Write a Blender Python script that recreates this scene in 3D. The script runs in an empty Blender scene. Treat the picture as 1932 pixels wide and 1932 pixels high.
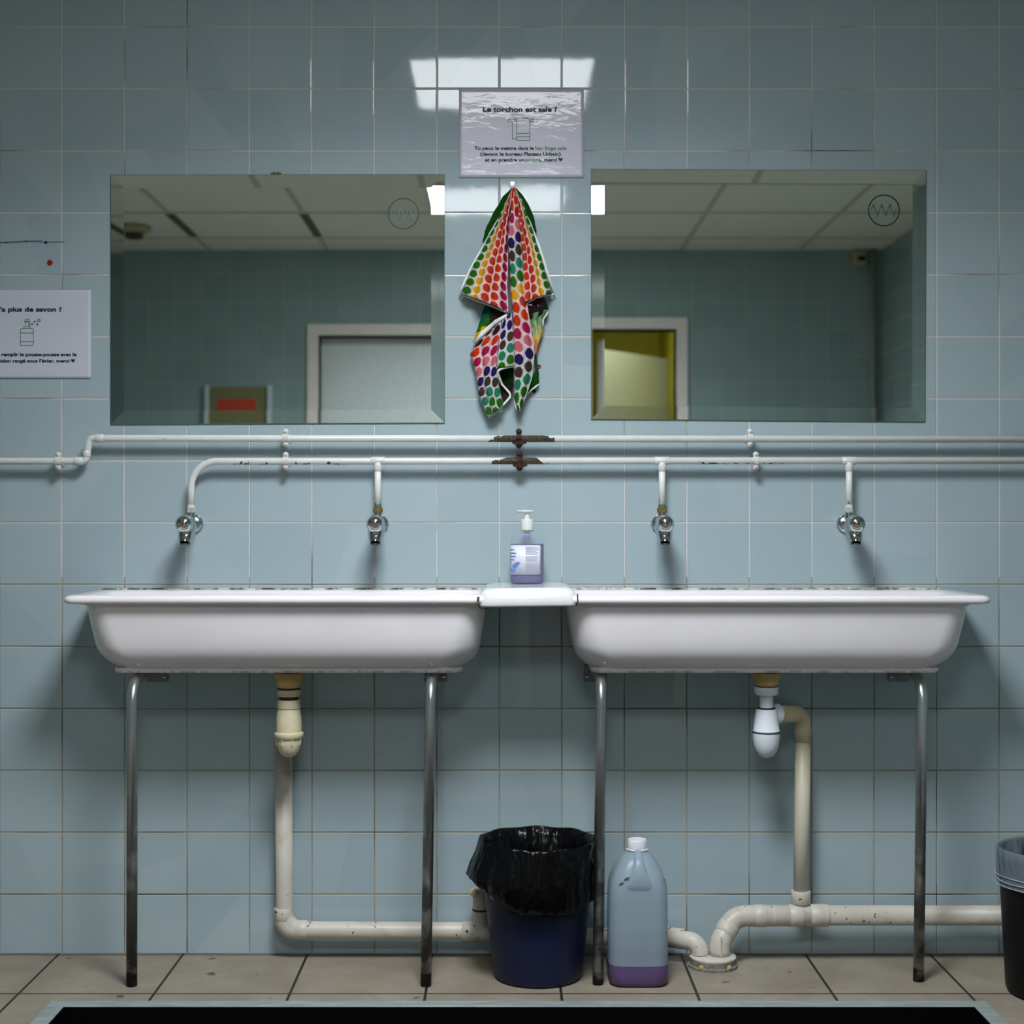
import bpy, bmesh, math, random
from mathutils import Vector, Matrix
random.seed(7)
PI = math.pi
S = bpy.context.scene
COL = S.collection

# ------------------------------------------------------------------ camera
CAM_D, CAM_Z, FPX = 3.69, 1.05, 2900.0
cd = bpy.data.cameras.new('camera')
cam = bpy.data.objects.new('camera', cd); COL.objects.link(cam)
cam.location = (0, -CAM_D, CAM_Z); cam.rotation_euler = (PI/2, 0, 0)
cd.sensor_width = 56.0; cd.lens = FPX/1932*56.0
cd.shift_x = 16/1932; cd.shift_y = 9/1932
cd.clip_start = 0.05
cd.dof.use_dof = True; cd.dof.focus_distance = 3.6; cd.dof.aperture_fstop = 5.0
S.camera = cam

# ------------------------------------------------------------------ world, exposure
w = bpy.data.worlds.new('world'); S.world = w; w.use_nodes = True
w.node_tree.nodes['Background'].inputs[0].default_value = (0.5, 0.6, 0.6, 1)
w.node_tree.nodes['Background'].inputs[1].default_value = 0.02
S.view_settings.view_transform = 'Standard'; S.view_settings.look = 'None'
S.view_settings.gamma = 1; S.view_settings.use_curve_mapping = False
S.view_settings.exposure = 0.0
PANEL_1, PANEL_2, CORRIDOR_FILL = 15.0, 14.0, 12.0
LAMP_1, LAMP_2, SPREAD = 46.0, 18.0, math.radians(142)

# ------------------------------------------------------------------ helpers
def W(px, py, d):
    """world point that stands at photo position (px, py) at distance d from the tiled wall"""
    s = FPX/(CAM_D-d)
    return Vector(((px-950)/s, -d, CAM_Z+(975-py)/s))
def WX(px, d): return W(px, 975, d).x
def WZ(py, d): return W(950, py, d).z

class NT:
    def __init__(s, name, color=(0.8,0.8,0.8), rough=0.5, metal=0.0, ior=1.45, spec=None, coat=0.0):
        m = s.m = bpy.data.materials.new(name); m.use_nodes = True
        s.t = m.node_tree; s.n = s.t.nodes; s.l = s.t.links
        s.b = s.n['Principled BSDF']
        s.b.inputs['Base Color'].default_value = (*color, 1)
        s.b.inputs['Roughness'].default_value = rough
        s.b.inputs['Metallic'].default_value = metal
        s.b.inputs['IOR'].default_value = ior
        if spec is not None: s.b.inputs['Specular IOR Level'].default_value = spec
        s.b.inputs['Coat Weight'].default_value = coat
    def node(s, ty, **kw):
        n = s.n.new(ty)
        for k, v in kw.items(): setattr(n, k, v)
        return n
    def val(s, sock, v):
        if hasattr(v, 'is_linked') or hasattr(v, 'links'): s.l.new(v, sock)
        else: sock.default_value = v
    def math(s, op, a, b=0.0, c=None, clamp=False):
        n = s.node('ShaderNodeMath', operation=op, use_clamp=clamp)
        s.val(n.inputs[0], a); s.val(n.inputs[1], b)
        if c is not None: s.val(n.inputs[2], c)
        return n.outputs[0]
    def coord(s, kind='Object'):
        return s.node('ShaderNodeTexCoord').outputs[kind]
    def sep(s, v):
        n = s.node('ShaderNodeSeparateXYZ'); s.l.new(v, n.inputs[0]); return n.outputs
    def noise(s, scale, detail=3, vec=None, rough=0.5):
        n = s.node('ShaderNodeTexNoise'); n.inputs['Scale'].default_value = scale
        n.inputs['Detail'].default_value = detail; n.inputs['Roughness'].default_value = rough
        s.l.new(vec if vec is not None else s.coord(), n.inputs['Vector'])
        return n.outputs[0]
    def scalev(s, v, sc):
        n = s.node('ShaderNodeMapping'); n.inputs['Scale'].default_value = sc
        s.l.new(v, n.inputs[0]); return n.outputs[0]
    def ramp(s, f, p0, p1, c0=(0,0,0), c1=(1,1,1)):
        n = s.node('ShaderNodeValToRGB'); e = n.color_ramp.elements
        e[0].position = p0; e[1].position = p1
        e[0].color = (*c0, 1); e[1].color = (*c1, 1)
        s.l.new(f, n.inputs[0]); return n.outputs[0]
    def mix(s, f, a, b):
        n = s.node('ShaderNodeMix', data_type='RGBA')
        s.val(n.inputs[0], f)
        for sock, v in ((n.inputs[6], a), (n.inputs[7], b)):
            if isinstance(v, tuple): sock.default_value = (*v, 1)
            else: s.l.new(v, sock)
        return n.outputs[2]
    def bump(s, h, strength=0.3, dist=0.001):
        n = s.node('ShaderNodeBump'); n.inputs['Strength'].default_value = strength
        n.inputs['Distance'].default_value = dist
        s.l.new(h, n.inputs['Height']); s.l.new(n.outputs[0], s.b.inputs['Normal'])
    def base(s, c): s.l.new(c, s.b.inputs['Base Color'])
    def rough(s, c): s.l.new(c, s.b.inputs['Roughness'])

def simple(name, color, rough=0.5, metal=0.0, ior=1.45, var=0.06, nscale=60, bump=0.0, coat=0.0, bdist=0.001):
    t = NT(name, color, rough, metal, ior, coat=coat)
    nz = t.noise(nscale, 4)
    lo = tuple(c*(1-var) for c in color); hi = tuple(min(1, c*(1+var)) for c in color)
    t.base(t.ramp(nz, 0.3, 0.7, lo, hi))
    if bump: t.bump(nz, bump, bdist)
    return t.m

def newobj(name, bm, mat, parent=None, smooth=False, angle=None):
    me = bpy.data.meshes.new(name)
    bmesh.ops.recalc_face_normals(bm, faces=bm.faces[:])
    bm.to_mesh(me); bm.free()
    for m in (mat if isinstance(mat, (list, tuple)) else [mat]): me.materials.append(m)
    if smooth:
        me.shade_smooth()
        if angle: me.set_sharp_from_angle(angle=math.radians(angle))
    o = bpy.data.objects.new(name, me); COL.objects.link(o)
    if parent is not None:
        o.parent = parent
        o.matrix_parent_inverse = Matrix.Translation(-parent.location) if parent.type == 'EMPTY' else Matrix.Identity(4)
        if parent.type != 'EMPTY': o.matrix_parent_inverse = Matrix.Identity(4)
    return o
def tag(o, label=None, cat=None, group=None, kind=None):
    if label: o['label'] = label
    if cat: o['category'] = cat
    if group: o['group'] = group
    if kind: o['kind'] = kind
    return o
def thing(name, label, cat, loc, group=None):
    o = bpy.data.objects.new(name, None); COL.objects.link(o)
    o.location = loc; o.empty_display_size = 0.05
    return tag(o, label, cat, group)
def structure(o): o['kind'] = 'structure'; return o

def box(bm, x0, x1, y0, y1, z0, z1, bev=0.0, seg=2):
    r = bmesh.ops.create_cube(bm, size=1)
    for v in r['verts']:
        v.co = Vector(((x0+x1)/2+v.co.x*(x1-x0), (y0+y1)/2+v.co.y*(y1-y0), (z0+z1)/2+v.co.z*(z1-z0)))
    if bev:
        es = list({e for v in r['verts'] for e in v.link_edges})
        bmesh.ops.bevel(bm, geom=es, offset=bev, segments=seg, affect='EDGES', profile=0.5)
def loft(bm, loops, cap0=True, cap1=True, closed=True):
    rings = [[bm.verts.new(p) for p in lp] for lp in loops]
    n = len(rings[0])
    for a, b in zip(rings, rings[1:]):
        for i in range(n if closed else n-1):
            j = (i+1) % n
            bm.faces.new((a[i], a[j], b[j], b[i]))
    if cap0: bm.faces.new(rings[0])
    if cap1: bm.faces.new(rings[-1])
    return rings
def lathe(bm, prof, origin=(0,0,0), axis='Z', seg=32, cap0=True, cap1=True):
    o = Vector(origin); loops = []
    for r, h in prof:
        lp = []
        for i in range(seg):
            a = 2*PI*i/seg; c, s_ = r*math.cos(a), r*math.sin(a)
            lp.append(o+(Vector((c, s_, h)) if axis == 'Z' else Vector((c, -h, s_)) if axis == 'Y' else Vector((h, c, s_))))
        loops.append(lp)
    loft(bm, loops, cap0, cap1)
def fillet(pts, rad, n=8):
    """round the corners of a polyline"""
    pts = [Vector(p) for p in pts]
    if not isinstance(rad, (list, tuple)): rad = [rad]*(len(pts)-2)
    out = [pts[0]]
    for i in range(1, len(pts)-1):
        a, b, c = pts[i-1], pts[i], pts[i+1]; r = rad[i-1]
        u = (a-b).normalized(); v = (c-b).normalized()
        ang = u.angle(v)
        if ang > 3.1 or r <= 0: out.append(b); continue
        t = min(r/math.tan(ang/2), (a-b).length*0.98, (c-b).length*0.98); r = t*math.tan(ang/2)
        cen = b+(u+v).normalized()*(r/math.sin(ang/2))
        p0 = b+u*t-cen; p1 = b+v*t-cen; tot = p0.angle(p1); ax = p0.cross(p1).normalized()
        for k in range(n+1):
            out.append(cen+Matrix.Rotation(tot*k/n, 3, ax)@p0)
    out.append(pts[-1]); return out
def tube(bm, pts, r, seg=16, cap=True, squash=None):
    pts = [Vector(p) for p in pts]
    rs = r if isinstance(r, (list, tuple)) else [r]*len(pts)
    loops = []; nrm = None
    for i, p in enumerate(pts):
        t = (pts[min(i+1, len(pts)-1)]-pts[max(i-1, 0)]).normalized()
        if nrm is None:
            nrm = t.orthogonal().normalized()
        nrm = (nrm-t*nrm.dot(t)).normalized(); bi = t.cross(nrm)
        loops.append([p+rs[i]*(math.cos(2*PI*k/seg)*nrm+math.sin(2*PI*k/seg)*bi) for k in range(seg)])
    loft(bm, loops, cap, cap)
def ring_on(bm, pts, i0, half, r, seg=20):
    """coupling sleeve of radius r around point index i0 of a path"""
    t = (pts[min(i0+1, len(pts)-1)]-pts[max(i0-1, 0)]).normalized(); p = pts[i0]
    sleeve(bm, p-t*half, p+t*half, r, seg)
def sleeve(bm, a, b, r, seg=20):
    a, b = Vector(a), Vector(b); t = (b-a).normalized(); e = min(0.0012, (b-a).length*0.2)
    tube(bm, [a, a+t*e*0.01, a+t*e, b-t*e, b-t*e*0.01, b], [r*0.93, r-e*0.8, r, r, r-e*0.8, r*0.93], seg)
def rr(x0, x1, y0, y1, r, z, n=8):
    """rounded rectangle loop"""
    r = min(r, (x1-x0)/2*0.99, (y1-y0)/2*0.99); out = []
    for cx, cy, a0 in ((x1-r, y1-r, 0), (x0+r, y1-r, PI/2), (x0+r, y0+r, PI), (x1-r, y0+r, 1.5*PI)):
        for k in range(n+1):
            a = a0+PI/2*k/n
            out.append(Vector((cx+r*math.cos(a), cy+r*math.sin(a), z)))
    return out
def heart(bm, cx, z0, size, y, z_up=True):
    pts = []
    for k in range(24):
        t = 2*PI*k/24
        x = 16*math.sin(t)**3; z = 13*math.cos(t)-5*math.cos(2*t)-2*math.cos(3*t)-math.cos(4*t)
        pts.append(bm.verts.new((cx+x/34*size, y, z0+z/34*size)))
    bm.faces.new(pts)
def ribbon(bm, pts, y, wdt, closed=False, t=0.0003):
    """thin printed line in the x-z plane"""
    n = len(pts); idx = range(n if closed else n-1)
    for i in idx:
        a = Vector((pts[i][0], pts[i][1])); b = Vector((pts[(i+1) % n][0], pts[(i+1) % n][1]))
        d = (b-a)
        if d.length < 1e-7: continue
        d.normalize(); nn = Vector((-d.y, d.x))*wdt/2; e = d*wdt*0.35
        q = [a-e+nn, b+e+nn, b+e-nn, a-e-nn]
        bm.faces.new([bm.verts.new((p.x, y, p.y)) for p in q])
def text_mesh(txt, bold=0.02):
    cu = bpy.data.curves.new('t', 'FONT'); cu.body = txt; cu.size = 1.0; cu.offset = bold
    cu.resolution_u = 3
    o = bpy.data.objects.new('t', cu); COL.objects.link(o)
    bpy.context.view_layer.update()
    me = bpy.data.meshes.new_from_object(o.evaluated_get(bpy.context.evaluated_depsgraph_get()))
    bpy.data.objects.remove(o); bpy.data.curves.remove(cu)
    return me
def lettering(name, txt, x0, x1, z, cap, y, mat, parent, bold=0.02, label=None, surf=None):
    """one line of print from x0 to x1, baseline z, capital height cap, on the plane y"""
    me = text_mesh(txt, bold)
    xs = [v.co.x for v in me.vertices]; a, b = min(xs), max(xs)
    sy = cap/0.73
    for v in me.vertices:
        x = x0+(v.co.x-a)/(b-a)*(x1-x0); zz = z+v.co.y*sy
        v.co = Vector((x, y if surf is None else surf(x), zz))
    me.name = name; me.materials.clear(); me.materials.append(mat)
    o = bpy.data.objects.new(name, me); COL.objects.link(o); o.parent = parent
    o.matrix_parent_inverse = Matrix.Translation(-parent.location)
    if label: o['label'] = label
    return o

# ------------------------------------------------------------------ materials
def tile_nodes(t):
    """faint per-tile tone plus soft cloudy glaze"""
    c = t.coord(); x, y, z = t.sep(c)
    ix = t.math('FLOOR', t.math('DIVIDE', t.math('ADD', x, 0.01), 0.15))
    iy = t.math('FLOOR', t.math('DIVIDE', y, 0.15))
    iz = t.math('FLOOR', t.math('DIVIDE', t.math('ADD', z, -0.1433), 0.1488))
    cv = t.node('ShaderNodeCombineXYZ'); t.l.new(ix, cv.inputs[0]); t.l.new(iy, cv.inputs[1]); t.l.new(iz, cv.inputs[2])
    wn = t.node('ShaderNodeTexWhiteNoise', noise_dimensions='3D'); t.l.new(cv.outputs[0], wn.inputs['Vector'])
    return wn.outputs['Value'], x, y, z, c
TILE_A, TILE_B = (0.330, 0.410, 0.452), (0.370, 0.450, 0.488)
t = NT('glazed_tile', rough=0.045, ior=1.5)
rnd, x, y, z, c = tile_nodes(t)
fine = t.noise(900, 2); cloud = t.noise(14, 3)
colr = t.ramp(rnd, 0, 1, TILE_A, TILE_B)
colr = t.mix(t.math('MULTIPLY', t.ramp(cloud, 0.4, 0.75), 0.25), colr, (0.36, 0.45, 0.44))
colr = t.mix(t.math('MULTIPLY', t.ramp(fine, 0.35, 0.65), 0.22), colr, (0.29, 0.39, 0.42))
t.base(colr); t.bump(t.noise(15, 2), 0.10, 0.0012)
M_TILE = t.m

def grout_color(t, x, z):
    dirt = t.noise(3.2, 4, t.scalev(t.coord(), (1.0, 1.0, 1.4)))
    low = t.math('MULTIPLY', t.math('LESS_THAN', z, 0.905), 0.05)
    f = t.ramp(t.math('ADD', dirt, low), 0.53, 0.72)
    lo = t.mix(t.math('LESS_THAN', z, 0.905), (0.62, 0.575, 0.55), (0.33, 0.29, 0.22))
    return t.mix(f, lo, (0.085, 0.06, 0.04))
t = NT('tile_grout', rough=0.9)
c = t.coord(); x, y, z = t.sep(c)
t.base(grout_color(t, x, z)); t.bump(t.noise(400, 3), 0.4, 0.0006)
M_GROUT = t.m

def proc_wall(name, axis):
    """tiled wall drawn with nodes; axis = which coordinate runs along it"""
    t = NT(name, rough=0.12, ior=1.36)
    rnd, x, y, z, c = tile_nodes(t)
    u = x if axis == 'x' else y
    fu = t.math('FRACT', t.math('DIVIDE', t.math('ADD', u, 0.01+1.5), 0.15))
    fz = t.math('FRACT', t.math('DIVIDE', t.math('ADD', z, 0.1543+0.1488*10-0.0110), 0.1488))
    def edge(f):
        d = t.math('ABSOLUTE', t.math('SUBTRACT', f, 0.5))
        return t.math('GREATER_THAN', d, 0.487)
    g = t.math('MAXIMUM', edge(fu), edge(fz))
    colr = t.ramp(rnd, 0, 1, (0.26, 0.36, 0.37), (0.29, 0.39, 0.40))
    t.base(t.mix(g, colr, (0.36, 0.41, 0.39)))
    t.rough(t.math('ADD', t.math('MULTIPLY', g, 0.7), 0.15))
    return t.m
M_WALLX = proc_wall('tiled_wall_across', 'x'); M_WALLY = proc_wall('tiled_wall_side', 'y')

# floor tiles
t = NT('floor_tile', rough=0.55)
c = t.coord(); x, y, z = t.sep(c)
fu = t.math('FRACT', t.math('DIVIDE', t.math('ADD', x, -0.127+2.987), 0.2987))
fv = t.math('FRACT', t.math('DIVIDE', t.math('ADD', y, 0.306+2.99), 0.2990))
def near(f, w_): return t.math('GREATER_THAN', t.math('ABSOLUTE', t.math('SUBTRACT', f, 0.5)), 0.5-w_)
g = t.math('MAXIMUM', near(fu, 0.0105), near(fv, 0.010))
n1 = t.noise(5, 5, rough=0.6); n2 = t.noise(60, 3)
colr = t.ramp(n1, 0.35, 0.7, (0.215, 0.178, 0.135), (0.31, 0.265, 0.21))
colr = t.mix(t.math('MULTIPLY', t.ramp(n2, 0.45, 0.7), 0.3), colr, (0.18, 0.15, 0.12))
spots = t.ramp(t.noise(17, 1), 0.74, 0.76)
colr = t.mix(t.math('MULTIPLY', spots, 0.8), colr, (0.05, 0.035, 0.025))
t.base(t.mix(g, colr, (0.018, 0.016, 0.013)))
t.bump(t.math('SUBTRACT', t.math('MULTIPLY', n2, 0.15), g), 0.5, 0.001)
M_FLOOR = t.m

# ceiling
M_CEIL = simple('ceiling_board', (0.82, 0.82, 0.76), 0.9, var=0.05, nscale=90, bump=0.2)
M_RAIL = simple('ceiling_rail', (0.55, 0.55, 0.46), 0.6)
M_GAP = simple('ceiling_gap', (0.13, 0.12, 0.10), 0.9)

def emissive(name, col, st):
    t = NT(name, col, 0.4); t.b.inputs['Emission Color'].default_value = (*col, 1)
    t.b.inputs['Emission Strength'].default_value = st; return t.m
M_PANEL1 = emissive('lit_diffuser_near', (0.93, 0.97, 1.0), PANEL_1)
M_PANEL2 = emissive('lit_diffuser_far', (0.93, 0.97, 1.0), PANEL_2)
M_CORR_FILL = emissive('added_corridor_glow', (1.0, 1.0, 0.9), CORRIDOR_FILL)

M_WHITE_P = simple('white_painted_metal', (0.72, 0.72, 0.70), 0.45)
M_FRAME = simple('door_frame_paint', (0.80, 0.74, 0.72), 0.5)
M_DOOR = simple('door_leaf_paint', (0.74, 0.81, 0.84), 0.45)
M_YELLOW = simple('yellow_paint', (0.50, 0.44, 0.02), 0.6)
M_BLACKP = simple('black_plastic', (0.005, 0.005, 0.006), 0.5, ior=1.25)

t = NT('sanitary_ceramic', rough=0.10, ior=1.5)
nz = t.noise(7, 3)
colr = t.ramp(nz, 0.3, 0.7, (0.75, 0.70, 0.735), (0.80, 0.75, 0.785))
x, y, z = t.sep(t.coord())
# limescale crust along the foot of the bowl
crust = t.math('MULTIPLY', t.math('LESS_THAN', z, 0.703), t.ramp(t.noise(60, 4), 0.46, 0.6))
t.base(t.mix(t.math('MULTIPLY', crust, 0.7), colr, (0.42, 0.36, 0.25)))
M_CERAMIC = t.m
M_SHELF = simple('shelf_ceramic', (0.70, 0.69, 0.70), 0.10, var=0.02, ior=1.5)
M_CHROME = simple('chrome', (0.56, 0.60, 0.59), 0.07, metal=1.0, var=0.03)
M_CHROME_D = simple('dull_chrome', (0.40, 0.44, 0.43), 0.25, metal=1.0, var=0.15, nscale=120)
# galvanised legs, rusted towards the foot
t = NT('galvanised_tube', rough=0.32, metal=0.85)
x, y, z = t.sep(t.coord())
n = t.noise(30, 5, t.scalev(t.coord(), (1, 1, 0.15)))
colr = t.ramp(n, 0.3, 0.75, (0.30, 0.32, 0.32), (0.48, 0.50, 0.50))
low = t.math('SUBTRACT', 1.0, t.math('MULTIPLY', z, 1.8), clamp=True)
rust = t.math('MULTIPLY', t.ramp(t.noise(22, 5), 0.36, 0.55), low)
rust = t.math('MINIMUM', t.math('ADD', rust, t.math('MULTIPLY', t.math('LESS_THAN', z, 0.03), 0.5)), 1.0)
t.base(t.mix(rust, colr, (0.035, 0.028, 0.022)))
t.rough(t.math('ADD', t.math('MULTIPLY', rust, 0.4), 0.3)); t.bump(n, 0.15, 0.001)
M_LEG = t.m
M_BRACKET = simple('grey_bracket_metal', (0.20, 0.19, 0.21), 0.5, metal=0.4, var=0.2)

def supply_paint(name, bares, chips):
    """white gloss paint over copper: bare jagged stretches and small chips along the underside"""
    t = NT(name, rough=0.28, ior=1.5)
    c = t.coord(); x, y, z = t.sep(c)
    white = t.ramp(t.noise(40, 4), 0.3, 0.7, (0.63, 0.62, 0.61), (0.69, 0.68, 0.67))
    copper = t.ramp(t.noise(160, 4), 0.36, 0.66, (0.012, 0.035, 0.028), (0.13, 0.055, 0.03))
    f = None
    jag = t.math('MULTIPLY', t.math('SUBTRACT', t.noise(70, 3), 0.5), 0.07)
    for cx, hw, zc in bares:
        # lower side bares further out than the upper side
        lean = t.math('MULTIPLY', t.math('SUBTRACT', z, zc), 1.3)
        d = t.math('ADD', t.math('ADD', t.math('ABSOLUTE', t.math('SUBTRACT', x, cx)), jag), lean)
        g = t.math('LESS_THAN', d, hw)
        f = g if f is None else t.math('MAXIMUM', f, g)
    for x0, x1, zmax in chips:
        inside = t.math('MULTIPLY', t.math('GREATER_THAN', x, x0), t.math('LESS_THAN', x, x1))
        g = t.math('MULTIPLY', inside, t.math('LESS_THAN', z, t.math('ADD', zmax, t.math('MULTIPLY', t.math('SUBTRACT', t.noise(110, 2), 0.56), 0.03))))
        f = g if f is None else t.math('MAXIMUM', f, g)
    spk = t.math('GREATER_THAN', t.noise(85, 2), 0.80)
    f = t.math('MAXIMUM', f, spk) if f is not None else spk
    t.base(t.mix(f, white, copper)); t.bump(t.math('SUBTRACT', t.noise(60, 2), f), 0.25, 0.0006)
    return t.m
PZ1, PZ2 = WZ(827, 0.035), WZ(869.5, 0.035)
M_PIPE1 = supply_paint('painted_copper_upper', [(WX(988, .035), 0.066, PZ1)], [])
M_PIPE2 = supply_paint('painted_copper_lower', [(WX(979, .035), 0.052, PZ2)],
                       [(WX(440, .03), WX(585, .03), PZ2-0.0065), (WX(618, .03), WX(652, .03), PZ2-0.0045),
                        (WX(1318, .03), WX(1486, .03), PZ2-0.0055), (WX(1040, .03), WX(1100, .03), PZ2-0.007)])
t = NT('chipped_drop_paint', rough=0.3)
x, y, z = t.sep(t.coord())
fz = t.math('MULTIPLY', t.math('SUBTRACT', 1.107, z, clamp=True), 9.0)
f = t.math('GREATER_THAN', t.math('ADD', t.noise(130, 2), fz), 0.80)
t.base(t.mix(f, (0.72, 0.72, 0.69), (0.02, 0.07, 0.045))); t.bump(t.noise(60, 2), 0.3, 0.001)
M_DROP = t.m
M_CLIP = simple('painted_clip', (0.62, 0.61, 0.60), 0.35, var=0.12, nscale=150, bump=0.4)
t = NT('rusted_clip', rough=0.75)
t.base(t.ramp(t.noise(140, 4), 0.35, 0.7, (0.010, 0.006, 0.006), (0.075, 0.022, 0.012))); t.bump(t.noise(200, 3), 0.7, 0.001)
M_RUST = t.m
M_BRASS = simple('dull_brass', (0.24, 0.14, 0.045), 0.45, metal=0.6, var=0.3, nscale=200)
M_GREEN = simple('verdigris', (0.06, 0.12, 0.07), 0.7, var=0.5, nscale=220)
M_RED = simple('red_plastic', (0.42, 0.01, 0.012), 0.35)
M_DARK = simple('dark_hole', (0.01, 0.01, 0.01), 0.9)

t = NT('painted_waste_pipe', rough=0.42)
n = t.noise(14, 4); sp = t.noise(75, 3)
colr = t.ramp(n, 0.3, 0.7, (0.50, 0.455, 0.40), (0.58, 0.53, 0.47))
x, y, z = t.sep(t.coord())
chip = t.math('MULTIPLY', t.math('GREATER_THAN', sp, 0.70), t.math('LESS_THAN', z, 0.17))
colr = t.mix(t.math('MULTIPLY', t.ramp(t.noise(25, 4), 0.56, 0.75), 0.5), colr, (0.34, 0.28, 0.19))
t.base(t.mix(chip, colr, (0.03, 0.03, 0.03))); t.bump(n, 0.15, 0.002)
M_WASTE = t.m
M_BEIGE = simple('aged_beige_plastic', (0.60, 0.50, 0.33), 0.4, var=0.10, nscale=40)
M_OCHRE = simple('aged_ochre_plastic', (0.52, 0.36, 0.14), 0.45, var=0.12, nscale=60)
M_CREAM = simple('cream_plastic', (0.66, 0.58, 0.40), 0.35, var=0.06, nscale=50)
M_PVC = simple('white_plastic', (0.72, 0.75, 0.81), 0.28, var=0.02)
M_RUBBER = simple('dark_rubber', (0.015, 0.010, 0.014), 0.6)
M_SCREED = simple('grey_floor_flange', (0.18, 0.17, 0.14), 0.8, var=0.4, nscale=120, bump=0.6)

# black caulk / mould seam
t = NT('mouldy_sealant', rough=0.8)
t.base(t.ramp(t.noise(16, 5, t.scalev(t.coord(), (1.6, 1, 4)), rough=0.7), 0.44, 0.56, (0.03, 0.024, 0.014), (0.62, 0.60, 0.56)))
t.bump(t.noise(120, 3), 0.8, 0.002)
M_SEAL = t.m
t = NT('mould_black', rough=0.8)
t.base(t.ramp(t.noise(90, 5, rough=0.7), 0.5, 0.75, (0.018, 0.014, 0.008), (0.20, 0.15, 0.08)))
M_MOULD = t.m

# mirror
t = NT('mirror_glass', (0.56, 0.62, 0.57), 0.0, 1.0)
hz = t.noise(9, 4)
t.base(t.ramp(hz, 0.3, 0.8, (0.83, 0.88, 0.83), (0.87, 0.91, 0.86)))
M_MIRROR = t.m
M_MEDGE = simple('glass_edge', (0.10, 0.17, 0.14), 0.15, var=0.1)
M_ETCH = simple('etched_mark', (0.02, 0.04, 0.04), 0.5)
M_ETCH2 = simple('faded_etched_mark', (0.09, 0.15, 0.16), 0.5)

M_ETCH3 = simple('etched_wave_mark', (0.06, 0.105, 0.11), 0.5)
# posters
def paper(name, col, coat, wr):
    t = NT(name, col, 0.5 if not coat else 0.35, coat=coat)
    t.b.inputs['Coat Roughness'].default_value = 0.07
    n = t.noise(26, 3, t.scalev(t.coord(), (1.0, 1.0, 1.7)), rough=0.6)
    if wr:
        b = t.node('ShaderNodeBump'); b.inputs['Strength'].default_value = wr*.35; b.inputs['Distance'].default_value = 0.004
        t.l.new(n, b.inputs['Height']); t.l.new(b.outputs[0], t.b.inputs['Coat Normal'])
    return t.m
M_PAPER1 = paper('sleeved_paper', (0.54, 0.52, 0.62), 0.6, 0.42)
M_PAPER2 = paper('plain_paper', (0.54, 0.55, 0.64), 0.0, 0)
M_INK = simple('black_ink', (0.012, 0.012, 0.018), 0.6)
M_GINK = simple('green_ink', (0.055, 0.19, 0.10), 0.6)
M_GINK2 = simple('pale_green_ink', (0.12, 0.30, 0.17), 0.6)
M_BINK = simple('blue_ink', (0.05, 0.10, 0.42), 0.6)

# bag plastic
def bagmat(name, col, rough, trans=0.0):
    t = NT(name, col, rough, ior=1.30)
    n = t.noise(11, 3, t.scalev(t.coord(), (1.8, 1.8, 0.7)), rough=0.5)
    t.bump(n, 0.9, 0.03)
    t.b.inputs['Specular IOR Level'].default_value = 0.35 if not trans else 0.5
    if trans: t.b.inputs['Alpha'].default_value = 1-trans
    return t.m
M_BAG = bagmat('black_bag_film', (0.003, 0.003, 0.0035), 0.24)
M_CLEARBAG = bagmat('clear_bag_film', (0.22, 0.27, 0.31), 0.2, 0.45)
M_BLUE = simple('blue_bucket_plastic', (0.0015, 0.006, 0.045), 0.5, var=0.1)
t = NT('black_mat_pile', (0.0015, 0.0015, 0.0015), 1.0, spec=0.0); t.bump(t.noise(400), 0.5, 0.002); M_MAT = t.m
t = NT('worn_mat_frame', rough=0.45, metal=0.3)
t.base(t.ramp(t.noise(25, 5, t.scalev(t.coord(), (0.6, 3, 1))), 0.3, 0.7, (0.25, 0.29, 0.29), (0.40, 0.44, 0.43)))
M_MATFRAME = t.m

# translucent jug
def shell(name, col, transp, trl):
    t = NT(name, col, 0.3)
    out = t.n['Material Output']
    tr = t.node('ShaderNodeBsdfTransparent'); tr.inputs[0].default_value = (0.93, 0.97, 1, 1)
    tl = t.node('ShaderNodeBsdfTranslucent'); tl.inputs[0].default_value = (*col, 1)
    m1 = t.node('ShaderNodeMixShader'); m1.inputs[0].default_value = trl
    t.l.new(t.b.outputs[0], m1.inputs[1]); t.l.new(tl.outputs[0], m1.inputs[2])
    m2 = t.node('ShaderNodeMixShader'); m2.inputs[0].default_value = transp
    t.l.new(m1.outputs[0], m2.inputs[1]); t.l.new(tr.outputs[0], m2.inputs[2])
    t.l.new(m2.outputs[0], out.inputs[0]); return t.m
M_JUG = shell('milky_jug_plastic', (0.46, 0.56, 0.64), 0.30, 0.40)
M_JUGLIQ = simple('purple_soap_refill', (0.105, 0.06, 0.16), 0.35)
M_CLEAR = shell('clear_bottle_plastic', (0.70, 0.78, 0.84), 0.78, 0.3)
M_SOAP = shell('purple_liquid_soap', (0.13, 0.055, 0.32), 0.08, 0.4)
M_LABEL = simple('label_paper', (0.64, 0.65, 0.73), 0.4, var=0.02)
M_LABEL2 = simple('label_fine_print', (0.46, 0.44, 0.58), 0.4)
M_BART = simple('label_flower_print', (0.17, 0.25, 0.62), 0.5, var=0.5, nscale=160)

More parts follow.
